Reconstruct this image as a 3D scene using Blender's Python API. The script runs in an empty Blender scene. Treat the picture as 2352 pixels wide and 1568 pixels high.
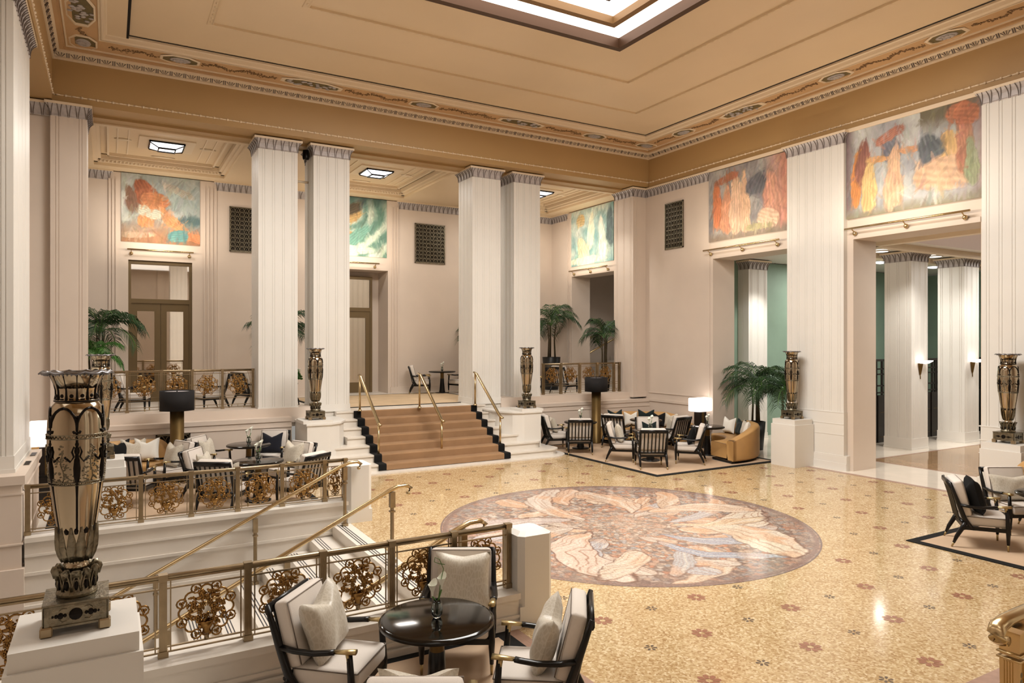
import bpy, bmesh, math, random
import numpy as np
from mathutils import Vector, Matrix, Euler
random.seed(7); rng=np.random.RandomState(5)
sc=bpy.context.scene; col=sc.collection
PI=math.pi
# ---------------------------------------------------------------- camera
F=1602.; H=2.85
cam_d=bpy.data.cameras.new('camera'); cam=bpy.data.objects.new('camera',cam_d); col.objects.link(cam)
cam.location=(0,0,H); cam.rotation_euler=(PI/2,0,-PI/6)
cam_d.sensor_fit='HORIZONTAL'; cam_d.sensor_width=36; cam_d.lens=F/2352*36; cam_d.shift_y=3./2352
cam_d.clip_start=.05; cam_d.clip_end=200
sc.camera=cam
# ---------------------------------------------------------------- world, exposure
sc.view_settings.view_transform='Standard'; sc.view_settings.look='None'; sc.view_settings.gamma=1
sc.view_settings.use_curve_mapping=False
sc.view_settings.exposure=0.10
w=bpy.data.worlds.new('world'); sc.world=w; w.use_nodes=True
w.node_tree.nodes['Background'].inputs[0].default_value=(1,.94,.85,1)
w.node_tree.nodes['Background'].inputs[1].default_value=.28
sc.cycles.max_bounces=6; sc.cycles.diffuse_bounces=3; sc.cycles.glossy_bounces=3
sc.cycles.transmission_bounces=4; sc.cycles.transparent_max_bounces=4
sc.cycles.caustics_reflective=False; sc.cycles.caustics_refractive=False
sc.cycles.use_denoising=True; sc.cycles.sample_clamp_indirect=4
WARM=(.985,.96,.90)
def light(kind,loc,power,aim=None,color=WARM,size=.3,size_y=None,angle=60,blend=1.,name='lamp_light'):
    d=bpy.data.lights.new(name,kind); d.energy=power; d.color=color
    if kind=='AREA':
        d.size=size
        if size_y: d.shape='RECTANGLE'; d.size_y=size_y
    else: d.shadow_soft_size=size
    if kind=='SPOT': d.spot_size=math.radians(angle); d.spot_blend=blend
    o=bpy.data.objects.new(name,d); col.objects.link(o); o.location=loc
    if aim is not None:
        v=Vector(aim)-Vector(loc); o.rotation_euler=v.to_track_quat('-Z','Y').to_euler()
    return o
# big light of the hall: the skylight panel, glowing downwards
light('AREA',(6.66,8.65,8.62),1000,(6.66,8.65,0),(.98,.965,.925),4.2,4.6,name='skylight_light')
light('AREA',(5,-2.4,7.4),80,(5,-2.0,0),(1,.95,.88),9,3.4,name='front_fill_light')  # unseen fill added behind the camera, replaces world light the enclosure blocks
light('AREA',(-3.6,8,7.4),100,(-3.6,8,0),(1,.94,.86),3,9,name='left_aisle_light')
for cx in (1.27,6.7,12.1): light('AREA',(cx,19.4,7.60),92,(cx,19.4,0),(1,.94,.86),1.1,.9,name='terrace_skylight_light')
# ceiling spots that wash the pillars
for cx in (3.39,4.63,8.85,10.13): light('SPOT',(cx,14.0,8.55),60,(cx,16.7,3.9),size=.08,angle=34,name='pillar_spot')
light('SPOT',(12.2,17.0,7.4),150,(13.8,17.0,4.2),size=.06,angle=60,name='pillar_spot')
light('SPOT',(1.2,9.6,8.5),250,(-1.1,12.2,3.6),size=.08,angle=44,name='pillar_spot')
light('SPOT',(11.6,10.5,8.5),60,(14.2,10.5,3.6),size=.1,angle=44,name='pillar_spot')
light('SPOT',(11.6,6.2,8.5),60,(14.2,6.2,3.6),size=.1,angle=44,name='pillar_spot')
# lights of the side hall
for (x,y) in ((17.2,7.5),(19.5,13.0),(22.5,9.0)): light('AREA',(x,y,5.25),150,(x,y,0),size=1.2,size_y=1.2,name='side_hall_light')
light('SPOT',(17.2,9.4,5.2),260,(18.4,11.1,2.2),size=.06,angle=70,name='side_hall_spot')
light('SPOT',(19.9,9.2,5.2),260,(21.0,11.1,2.2),size=.06,angle=70,name='side_hall_spot')
light('SPOT',(16.4,13.0,5.2),260,(16.7,14.4,2.6),size=.06,angle=60,name='side_hall_spot')
# light in the stair recess beside the terrace and on the foreground lounge
light('AREA',(16.5,19.3,5.0),9,(16,19.3,1),size=1,name='recess_light')
light('AREA',(1.6,4.4,7.3),22,(1.6,4.6,0),size=1.6,name='lounge_light')
light('AREA',(1.4,14.0,7.3),70,(1.4,14.2,0),size=1.6,name='lounge_light')

# ---------------------------------------------------------------- materials
def lin(c): return tuple(((x/12.92) if x<=.04045 else ((x+.055)/1.055)**2.4) for x in c)
MATS={}
def mat(name,rgb,rough=.5,metal=0.,var=.0,vscale=6.,bump=0.,bscale=40.,spec=.5,coat=0.,sheen=0.,emit=None,estr=0.,trans=0.,ior=1.45,alpha=1.,srgb=True):
    m=bpy.data.materials.new(name); m.use_nodes=True; nt=m.node_tree; b=nt.nodes['Principled BSDF']
    c=lin(rgb) if srgb else rgb
    b.inputs['Base Color'].default_value=(*c,1); b.inputs['Roughness'].default_value=rough; b.inputs['Metallic'].default_value=metal
    b.inputs['Specular IOR Level'].default_value=spec; b.inputs['Coat Weight'].default_value=coat; b.inputs['Coat Roughness'].default_value=.08
    b.inputs['Sheen Weight'].default_value=sheen; b.inputs['Transmission Weight'].default_value=trans; b.inputs['IOR'].default_value=ior
    b.inputs['Alpha'].default_value=alpha
    if emit: b.inputs['Emission Color'].default_value=(*emit,1); b.inputs['Emission Strength'].default_value=estr
    tc=nt.nodes.new('ShaderNodeTexCoord')
    if var>0:
        n=nt.nodes.new('ShaderNodeTexNoise'); n.inputs['Scale'].default_value=vscale; n.inputs['Detail'].default_value=4
        r=nt.nodes.new('ShaderNodeValToRGB'); r.color_ramp.elements[0].position=.3; r.color_ramp.elements[1].position=.72
        r.color_ramp.elements[0].color=(*[x*(1-var) for x in c],1); r.color_ramp.elements[1].color=(*[min(1,x*(1+var*.7)) for x in c],1)
        nt.links.new(tc.outputs['Object'],n.inputs['Vector']); nt.links.new(n.outputs['Fac'],r.inputs['Fac']); nt.links.new(r.outputs['Color'],b.inputs['Base Color'])
    if bump>0:
        n=nt.nodes.new('ShaderNodeTexNoise'); n.inputs['Scale'].default_value=bscale; n.inputs['Detail'].default_value=3
        u=nt.nodes.new('ShaderNodeBump'); u.inputs['Strength'].default_value=bump; u.inputs['Distance'].default_value=.01
        nt.links.new(tc.outputs['Object'],n.inputs['Vector']); nt.links.new(n.outputs['Fac'],u.inputs['Height']); nt.links.new(u.outputs['Normal'],b.inputs['Normal'])
    MATS[name]=m; return m
WHITE=mat('white_paint',(.905,.885,.855),.45,var=.02,vscale=1.5)
STONE=mat('cream_stone',(.90,.865,.82),.32,var=.04,vscale=3)
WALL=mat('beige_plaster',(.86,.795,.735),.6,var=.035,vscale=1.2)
TAN=mat('gold_ceiling_paint',(.92,.825,.69),.42,var=.06,vscale=.35)
BEAM=mat('bronze_gold_beam_paint',(.73,.595,.405),.45,var=.04,vscale=.5)
MOULD=mat('pale_gilded_plaster',(.94,.86,.75),.45,bump=.35,bscale=30)
BAND=mat('ochre_gilded_band',(.82,.67,.50),.5,var=.08,vscale=2)
SILVER=mat('silver_leaf_plaster',(.75,.72,.715),.42,metal=.1,var=.12,vscale=14,bump=.3)
DARKSIL=mat('dark_silver_line',(.42,.37,.34),.5,metal=.2)
SCROLL=mat('bronze_scroll_relief',(.56,.44,.31),.5,metal=.2,var=.2,vscale=20)
OCTA=mat('olive_medallion_ground',(.47,.42,.29),.5,metal=.2,var=.2,vscale=18,bump=.5)
BLACKGAP=mat('black_shadow_gap',(.06,.04,.03),.8)
BRASS=mat('polished_brass',(.78,.69,.53),.24,metal=1.)
BRONZE=mat('aged_nickel_bronze',(.64,.57,.46),.33,metal=1.,var=.15,vscale=10)
GOLD=mat('gilded_bronze',(.62,.475,.28),.30,metal=1.,var=.25,vscale=25)
NICKEL=mat('polished_nickel_gold',(.71,.655,.565),.13,metal=1.)
PEWTER=mat('antique_pewter',(.53,.50,.43),.36,metal=1.,var=.35,vscale=22,bump=.6,bscale=45)
DARKMET=mat('blackened_metal',(.10,.08,.065),.35,metal=.7)
STEEL=mat('tarnished_steel_rim',(.50,.50,.52),.28,metal=1.)
BLACKWOOD=mat('black_lacquered_wood',(.045,.036,.032),.32,coat=.12,spec=.35)
DARKWOOD=mat('dark_walnut_panel',(.11,.075,.055),.4,var=.2,vscale=4)
CAPBRASS=mat('champagne_brass_cap',(.72,.64,.47),.35,metal=1.)
FABRIC=mat('off_white_upholstery',(.87,.83,.79),.85,sheen=.2,bump=.15,bscale=180)
PIPE=mat('grey_brown_piping',(.45,.40,.36),.8)
LEATHER=mat('ochre_leather',(.76,.59,.37),.45,var=.08,vscale=3,bump=.08,bscale=60)
TABLE=mat('black_glass_tabletop',(.035,.025,.02),.09,spec=.4)
SHADE=mat('black_lamp_shade',(.10,.09,.095),.8)
GLOWSH=mat('lit_white_shade',(.98,.95,.92),.8,emit=(1,.90,.84),estr=2.2)
SHADEIN=mat('pale_shade_lining',(.88,.85,.86),.7)
POLE=mat('brushed_brass_pole',(.44,.35,.20),.45,metal=.7,var=.2,vscale=3)
BRONZEFR=mat('olive_bronze_door_frame',(.46,.385,.27),.4,metal=.35)
MIRROR=mat('mirrored_pane',(.93,.90,.86),.02,metal=1.)
GLASS=mat('clear_glass',(.96,.98,.97),.02,trans=1.,ior=1.45)
LEAF=mat('palm_green',(.15,.27,.12),.5,var=.45,vscale=6)
LEAF2=mat('fresh_palm_green',(.25,.44,.16),.5,var=.35,vscale=6)
TRUNK=mat('brown_palm_stem',(.27,.22,.13),.8,var=.3,vscale=12)
PLANTER=mat('black_planter',(.06,.06,.055),.4)
SOIL=mat('soil',(.10,.07,.05),.95)
STEM=mat('green_stem',(.30,.45,.20),.5)
PETAL=mat('white_calla_petal',(.95,.95,.90),.5)
GREEN=mat('sage_green_wall',(.53,.62,.55),.6,var=.08,vscale=1.5)
RUGB=mat('black_rug_border',(.035,.032,.03),.95)
RUG=mat('beige_wool_rug',(.77,.66,.55),.95,var=.10,vscale=1.4,bump=.2,bscale=120)
CARPET=mat('caramel_stair_carpet',(.62,.485,.355),.95,var=.14,vscale=2.2,bump=.2,bscale=120)
TCARPET=mat('sand_terrace_carpet',(.80,.70,.57),.95,var=.12,vscale=2.0)
BLACKCAR=mat('black_carpet_edge',(.04,.035,.035),.95)
PINKST=mat('pink_marble_border',(.66,.53,.46),.25,var=.15,vscale=10)
BROWNM=mat('brown_polished_marble',(.66,.53,.40),.07,var=.18,vscale=1.6)
WMARB=mat('white_polished_marble',(.91,.86,.80),.07,var=.06,vscale=2)
REDIN=mat('red_marble_inlay',(.62,.43,.34),.2,var=.15,vscale=30)
DARKIN=mat('grey_marble_inlay',(.42,.36,.31),.2,var=.2,vscale=30)
STRIPE=mat('dark_inlay_line',(.26,.26,.28),.4)
GLOW=mat('lit_skylight_glass',(1,1,1),.5,emit=(1,.94,.86),estr=3.2)
GLOWC=mat('lit_cool_glass',(1,1,1),.5,emit=(.92,.95,1.0),estr=2.6)
MIDFR=mat('tan_bronze_frame',(.55,.42,.27),.5,metal=.1)
DKFRAME=mat('dark_bronze_frame',(.33,.23,.16),.45,metal=.4)
NAVY=mat('navy_velvet',(.06,.07,.12),.9,sheen=.08)
DGREEN=mat('dark_green_velvet',(.05,.12,.12),.9,sheen=.08)
BLACKV=mat('black_velvet',(.03,.032,.038),.9)
WPIL=mat('white_linen_cushion',(.92,.90,.86),.85,bump=.1,bscale=120)
PURPLE=mat('pale_lilac_cove',(.86,.80,.80),.6)
def pattern_silk():
    m=mat('patterned_champagne_silk',(.77,.72,.64),.42,sheen=.2); nt=m.node_tree; b=nt.nodes['Principled BSDF']
    tc=nt.nodes.new('ShaderNodeTexCoord'); v=nt.nodes.new('ShaderNodeTexVoronoi'); v.feature='DISTANCE_TO_EDGE'; v.inputs['Scale'].default_value=30
    mp=nt.nodes.new('ShaderNodeMapping'); mp.inputs['Scale'].default_value=(1.6,1,.7)
    r=nt.nodes.new('ShaderNodeValToRGB'); r.color_ramp.elements[0].color=(*lin((.82,.785,.725)),1); r.color_ramp.elements[1].color=(*lin((.775,.735,.665)),1)
    r.color_ramp.elements[0].position=.05; r.color_ramp.elements[1].position=.16
    nt.links.new(tc.outputs['Object'],mp.inputs['Vector']); nt.links.new(mp.outputs[0],v.inputs['Vector']); nt.links.new(v.outputs['Distance'],r.inputs['Fac']); nt.links.new(r.outputs['Color'],b.inputs['Base Color'])
    return m
SILK=pattern_silk()
def mosaic():
    m=mat('golden_mosaic_floor',(.84,.70,.48),.11,spec=.5); nt=m.node_tree; b=nt.nodes['Principled BSDF']; L=nt.links.new
    tc=nt.nodes.new('ShaderNodeTexCoord')
    v=nt.nodes.new('ShaderNodeTexVoronoi'); v.inputs['Scale'].default_value=50
    L(tc.outputs['Object'],v.inputs['Vector'])
    sp=nt.nodes.new('ShaderNodeSeparateColor'); L(v.outputs['Color'],sp.inputs[0])
    r=nt.nodes.new('ShaderNodeValToRGB'); cr=r.color_ramp
    cols=[(.0,(.665,.56,.43)),(.25,(.75,.665,.54)),(.55,(.79,.72,.605)),(.8,(.835,.775,.68)),(1.,(.885,.85,.78))]
    cr.elements[0].position=0; cr.elements[0].color=(*lin(cols[0][1]),1); cr.elements[1].position=1; cr.elements[1].color=(*lin(cols[-1][1]),1)
    for p,c in cols[1:-1]: e=cr.elements.new(p); e.color=(*lin(c),1)
    L(sp.outputs[0],r.inputs['Fac'])
    n=nt.nodes.new('ShaderNodeTexNoise'); n.inputs['Scale'].default_value=2.2; n.inputs['Detail'].default_value=5; L(tc.outputs['Object'],n.inputs['Vector'])
    r2=nt.nodes.new('ShaderNodeValToRGB'); r2.color_ramp.elements[0].position=.35; r2.color_ramp.elements[1].position=.7
    r2.color_ramp.elements[0].color=(*lin((.95,.88,.76)),1); r2.color_ramp.elements[1].color=(*lin((1,.95,.85)),1); L(n.outputs['Fac'],r2.inputs['Fac'])
    mx=nt.nodes.new('ShaderNodeMix'); mx.data_type='RGBA'; mx.blend_type='MULTIPLY'; mx.inputs[0].default_value=.9
    L(r.outputs['Color'],mx.inputs[6]); L(r2.outputs['Color'],mx.inputs[7]); L(mx.outputs[2],b.inputs['Base Color'])
    return m
MOSAIC=mosaic()
def painted(name,rough,mos=0.):
    m=mat(name,(1,1,1),rough); nt=m.node_tree; b=nt.nodes['Principled BSDF']; L=nt.links.new
    a=nt.nodes.new('ShaderNodeVertexColor'); a.layer_name='paint'
    out=a.outputs['Color']
    if mos>0:
        tc=nt.nodes.new('ShaderNodeTexCoord'); v=nt.nodes.new('ShaderNodeTexVoronoi'); v.inputs['Scale'].default_value=48; L(tc.outputs['Object'],v.inputs['Vector'])
        sp=nt.nodes.new('ShaderNodeSeparateColor'); L(v.outputs['Color'],sp.inputs[0])
        mr=nt.nodes.new('ShaderNodeMapRange'); mr.inputs[3].default_value=1-mos; mr.inputs[4].default_value=1+mos*.6; L(sp.outputs[0],mr.inputs[0])
        mx=nt.nodes.new('ShaderNodeVectorMath'); mx.operation='SCALE'; L(out,mx.inputs[0]); L(mr.outputs[0],mx.inputs['Scale']); out=mx.outputs[0]
    L(out,b.inputs['Base Color']); return m
MURAL=painted('painted_canvas',.6); MEDAL=painted('pictorial_mosaic',.11,.22)
def cornice_mat():
    m=mat('silvered_egg_and_dart',(.85,.78,.68),.45); nt=m.node_tree; b=nt.nodes['Principled BSDF']; L=nt.links.new
    return m

# ---------------------------------------------------------------- mesh helpers
class MB:
    def __init__(s): s.v=[]; s.f=[]; s.m=[]; s.sm=[]
    def add(s,vs,fs,mi=0,smooth=False):
        o=len(s.v); s.v+= [tuple(p) for p in vs]
        for f in fs: s.f.append(tuple(i+o for i in f)); s.m.append(mi); s.sm.append(smooth)
        return s
    def box(s,x0,x1,y0,y1,z0,z1,mi=0):
        return s.add([(x0,y0,z0),(x1,y0,z0),(x1,y1,z0),(x0,y1,z0),(x0,y0,z1),(x1,y0,z1),(x1,y1,z1),(x0,y1,z1)],
            [(0,3,2,1),(4,5,6,7),(0,1,5,4),(1,2,6,5),(2,3,7,6),(3,0,4,7)],mi)
    def rbox(s,x0,x1,y0,y1,z0,z1,r=.02,mi=0,n=3,smooth=True):   # box with rounded edges (superellipsoid-like)
        r=min(r,(x1-x0)/2.01,(y1-y0)/2.01,(z1-z0)/2.01)
        bm=bmesh.new(); bmesh.ops.create_cube(bm,size=1)
        for v in bm.verts: v.co=Vector(((x0+x1)/2+v.co.x*(x1-x0),(y0+y1)/2+v.co.y*(y1-y0),(z0+z1)/2+v.co.z*(z1-z0)))
        bmesh.ops.bevel(bm,geom=bm.edges[:]+bm.verts[:],offset=r,segments=n,profile=.5,affect='EDGES')
        bm.verts.index_update()
        s.add([v.co[:] for v in bm.verts],[[v.index for v in f.verts] for f in bm.faces],mi,smooth); bm.free(); return s
    def prism(s,poly,z0,z1,mi=0,smooth=False):
        n=len(poly)
        s.add([(x,y,z0) for x,y in poly]+[(x,y,z1) for x,y in poly],[(i,(i+1)%n,(i+1)%n+n,i+n) for i in range(n)],mi,smooth)
        return s.add([(x,y,z0) for x,y in poly]+[(x,y,z1) for x,y in poly],[tuple(range(n-1,-1,-1)),tuple(range(n,2*n))],mi)
    def lathe(s,prof,seg=20,c=(0,0,0),mi=0,smooth=True,fn=None):
        vs=[];fs=[];n=len(prof)
        for i in range(seg):
            a=2*PI*i/seg
            for j,(r,z) in enumerate(prof):
                rr=r*(fn(a,j) if fn else 1); vs.append((c[0]+rr*math.cos(a),c[1]+rr*math.sin(a),c[2]+z))
        for i in range(seg):
            k=(i+1)%seg
            for j in range(n-1): fs.append((i*n+j,k*n+j,k*n+j+1,i*n+j+1))
        return s.add(vs,fs,mi,smooth)
    def tube(s,pts,r,seg=8,mi=0,smooth=True,flat=None,closed=False):
        pts=[Vector(p) for p in pts]; n=len(pts); vs=[];fs=[]
        rs=r if isinstance(r,(list,tuple)) else [r]*n
        up=Vector((0,0,1)); dd=(pts[-1]-pts[0]); U_=up if (closed or dd.length<1e-6 or abs(dd.normalized().z)<.8) else Vector((0,1,0))
        for i,p in enumerate(pts):
            if closed: d=pts[(i+1)%n]-pts[i-1]
            else: d=pts[min(i+1,n-1)]-pts[max(i-1,0)]
            d.normalize(); u=U_ if (flat or abs(d.z)<.95) else Vector((0,1,0))
            if abs(d.dot(u))>.999: u=Vector((1,0,0))
            a=d.cross(u).normalized(); b=a.cross(d).normalized()
            fa,fb=(flat if flat else (1,1))
            for k in range(seg):
                t=2*PI*(k+.5)/seg; vs.append(p+a*math.cos(t)*rs[i]*fa+b*math.sin(t)*rs[i]*fb)
        m=n if closed else n-1
        for i in range(m):
            j=(i+1)%n
            for k in range(seg): l=(k+1)%seg; fs.append((i*seg+k,i*seg+l,j*seg+l,j*seg+k))
        if not closed: fs.append(tuple(range(seg-1,-1,-1))); fs.append(tuple((n-1)*seg+k for k in range(seg)))
        return s.add(vs,fs,mi,smooth)
    def ell(s,c,r,seg=8,rings=5,mi=0,M=None):
        vs=[];fs=[]
        for i in range(rings+1):
            t=PI*i/rings
            for k in range(seg):
                a=2*PI*k/seg; v=Vector((r[0]*math.sin(t)*math.cos(a),r[1]*math.sin(t)*math.sin(a),r[2]*math.cos(t)))
                if M is not None: v=M@v
                vs.append((c[0]+v.x,c[1]+v.y,c[2]+v.z))
        for i in range(rings):
            for k in range(seg): l=(k+1)%seg; fs.append((i*seg+k,i*seg+l,(i+1)*seg+l,(i+1)*seg+k))
        return s.add(vs,fs,mi,True)
    def xf(s,M):
        s.v=[tuple(M@Vector(p)) for p in s.v]; return s
    def build(s,name,mats,parent=None,loc=None,rz=0):
        me=bpy.data.meshes.new(name); me.from_pydata(s.v,[],s.f)
        for m in (mats if isinstance(mats,(list,tuple)) else [mats]): me.materials.append(m)
        me.polygons.foreach_set('material_index',s.m); me.polygons.foreach_set('use_smooth',s.sm); me.update()
        o=bpy.data.objects.new(name,me); col.objects.link(o)
        if parent is not None: o.parent=parent
        if loc: o.location=loc
        if rz: o.rotation_euler=(0,0,rz)
        return o
def tag(o,label,cat,group=None,kind=None):
    o['label']=label; o['category']=cat
    if group: o['group']=group
    if kind: o['kind']=kind
    return o
def struct(o): o['kind']='structure'; return o
def empty(name,loc=(0,0,0),rz=0):
    o=bpy.data.objects.new(name,None); col.objects.link(o); o.location=loc; o.rotation_euler=(0,0,rz); o.empty_display_size=.1; return o
def kids(o): return [c for c in bpy.data.objects if c.parent==o]
def copy_tree(o,parent=None):
    c=o.copy(); col.objects.link(c); c.parent=parent
    for ch in o.children: copy_tree(ch,c)
    return c
def face(fx,fy): return math.atan2(-fx,fy)
def ray(u,v): a=(u-1176.)/F; return (.5+.8660254*a,.8660254-.5*a,(787.-v)/F)
def onZ(u,v,z=0.): d=ray(u,v); t=(z-H)/d[2]; return (t*d[0],t*d[1])
# ================================================================ ARCHITECTURE
def fluted(x0,x1,y0,y1,gx=4,gy=4,dep=.010,gw=.018,sp=.05,mar=.11):
    def side(p,q,g):
        L=math.dist(p,q); d=((q[0]-p[0])/L,(q[1]-p[1])/L); n=(-d[1],d[0]); out=[p]   # n points inwards for CCW
        for i in range(g):
            c=mar+(L-2*mar)*(i/(g-1) if g>1 else .5)
            for s in (-1,1):
                a=c+s*sp/2
                for t,h in ((a-gw/2,0),(a-gw/4,dep),(a+gw/4,dep),(a+gw/2,0)): out.append((p[0]+d[0]*t+n[0]*h,p[1]+d[1]*t+n[1]*h))
        return out
    return side((x0,y0),(x1,y0),gx)+side((x1,y0),(x1,y1),gy)+side((x1,y1),(x0,y1),gx)+side((x0,y1),(x0,y0),gy)
def cap_profile():    # (outward offset, z from capital bottom) leaf capital .22 high
    return [(.0,0),(.012,.012),(.004,.03),(.004,.07),(.012,.12),(.035,.17),(.07,.20),(.085,.215)]
def capital_mesh(x0,x1,y0,y1,z,h=.22,lip=.05,sides='xXyY',leaf=.16):
    m=MB(); k=h/.215
    P=cap_profile()
    def rect(o,zz): return [(x0-o,y0-o,zz),(x1+o,y0-o,zz),(x1+o,y1+o,zz),(x0-o,y1+o,zz)]
    for (o0,z0),(o1,z1) in zip(P[:-1],P[1:]):
        m.add(rect(o0,z+z0*k)+rect(o1,z+z1*k),[(i,(i+1)%4,(i+1)%4+4,i+4) for i in range(4)],0)
    o=.095; m.box(x0-o,x1+o,y0-o,y1+o,z+h,z+h+lip,1)
    # pointed leaf ribs: dark veins between leaves
    def vein(px,py,dx,dy,nx,ny):
        for s in (-1,1):
            pts=[]
            for t in (0,.3,.6,.85,1):
                zz=t*h; off=np.interp(zz,[q[1]*k for q in P],[q[0] for q in P])+.006
                sx=s*(.012+.03*t*t); pts.append((px+dx*sx+nx*off,py+dy*sx+ny*off,z+zz))
            m.tube(pts,.007,4,2,smooth=False)
    for side in sides:
        if side in 'yY':
            n=max(2,round((x1-x0)/leaf)); yy,ny=(y0,-1) if side=='y' else (y1,1)
            for i in range(n+1): vein(x0+(x1-x0)*i/n,yy,1,0,0,ny)
        else:
            n=max(2,round((y1-y0)/leaf)); xx,nx=(x0,-1) if side=='x' else (x1,1)
            for i in range(n+1): vein(xx,y0+(y1-y0)*i/n,0,1,nx,0)
    return m
CAPM=[SILVER,MOULD,DARKSIL]
def pillar(x0,x1,y0,y1,zb,label,group=None,gx=4,gy=4,zt=7.3,base=.17,sides='xy',cap='pillar',mt=None):
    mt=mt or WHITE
    e=empty('fluted_pillar',((x0+x1)/2,(y0+y1)/2,zb)); tag(e,label,cap,group)
    def L(m): return m.xf(Matrix.Translation((-(x0+x1)/2,-(y0+y1)/2,-zb)))
    b=MB().box(x0-.012,x1+.012,y0-.012,y1+.012,zb,zb+base); b.box(x0-.022,x1+.022,y0-.022,y1+.022,zb,zb+.05); L(b).build('base',mt,e)
    L(MB().prism(fluted(x0,x1,y0,y1,gx,gy),zb+base,zt+.02)).build('shaft',mt,e)
    c=capital_mesh(x0,x1,y0,y1,zt,sides=sides); L(c).build('capital',CAPM,e)
    return e
# ---- hall pillars in front of the terrace
pillar(2.95,3.83,16.70,17.58,1.2,'fluted white pillar between the left balustrade and the stairs, leftmost of the four',sides='xyX')
pillar(4.20,5.07,16.70,17.55,1.2,'fluted white pillar behind the vase left of the carpeted stairs',sides='xyX')
pillar(8.42,9.28,16.70,17.55,1.2,'fluted white pillar right behind the right handrail of the stairs',sides='xyX')
pillar(9.70,10.56,16.70,17.55,1.2,'fluted white pillar behind the vase right of the carpeted stairs',sides='xyX')
# corner and end pilasters of the terrace front
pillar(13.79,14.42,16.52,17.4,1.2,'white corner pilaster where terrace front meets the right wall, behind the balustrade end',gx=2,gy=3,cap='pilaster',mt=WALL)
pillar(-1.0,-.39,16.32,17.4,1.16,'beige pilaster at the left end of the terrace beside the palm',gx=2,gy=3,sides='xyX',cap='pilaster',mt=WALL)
pillar(-2.0,-1.08,11.1,13.22,1.16,'tall bright fluted pilaster at the left edge on a parapet with floor grilles',gx=3,gy=5,sides='xyX',base=.22,cap='pilaster')
# right wall pilasters
pillar(14.18,14.5,9.77,11.27,0,'wide fluted pilaster between the two right wall murals',gx=1,gy=7,sides='xyY',base=1.30,cap='pilaster')
pillar(14.18,14.5,5.2,6.93,0,'wide fluted pilaster at the right edge behind the vase',gx=1,gy=8,sides='xyY',base=1.30,cap='pilaster')

# ---- floors
def floor_mesh():
    m=MB(); z=0.
    def q(x0,x1,y0,y1,mi,th=.3): m.box(x0,x1,y0,y1,-th,z,mi)
    q(3.3,14.0,.4,16.5,0); q(-6,15.95,-5.2,.4,1)
    q(-6,3.3,10.95,16.5,1); q(-6,3.3,.4,6.28,1)
    q(14.0,15.95,.4,16.5,3); q(15.95,26,-2,10.4,2); q(15.95,26,10.4,14.9,3)
    return m
floor=struct(floor_mesh().build('floor',[MOSAIC,STONE,BROWNM,WMARB]))
# pictorial roundel
CX,CY,R=7.02,8.65,2.87
def vnoise(x,y,seed,s=1.):
    r=np.random.RandomState(seed); T=r.rand(64,64); x=np.asarray(x)*s; y=np.asarray(y)*s
    xi=np.floor(x).astype(int); yi=np.floor(y).astype(int); fx=x-xi; fy=y-yi
    fx=fx*fx*(3-2*fx); fy=fy*fy*(3-2*fy); g=lambda a,b:T[a%64,b%64]
    return (g(xi,yi)*(1-fx)+g(xi+1,yi)*fx)*(1-fy)+(g(xi,yi+1)*(1-fx)+g(xi+1,yi+1)*fx)*fy
def fbm(x,y,seed,s=1.,o=4):
    t=0;a=.5
    for i in range(o): t=t+a*vnoise(x+i*7.3,y-i*3.1,seed+i,s*2**i); a*=.5
    return t/(1-.5**o)
def mixc(A,B,t): t=np.clip(t,0,1)[...,None]; return A*(1-t)+B*t
def C(*c): return np.array(c,float)
def set_paint(me,cols):
    a=me.color_attributes.new('paint','FLOAT_COLOR','POINT')
    c=np.ones((len(me.vertices),4)); s=np.clip(cols,0,1); c[:,:3]=np.where(s<=.04045,s/12.92,((s+.055)/1.055)**2.4)
    a.data.foreach_set('color',c.ravel().astype(np.float32))
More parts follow.
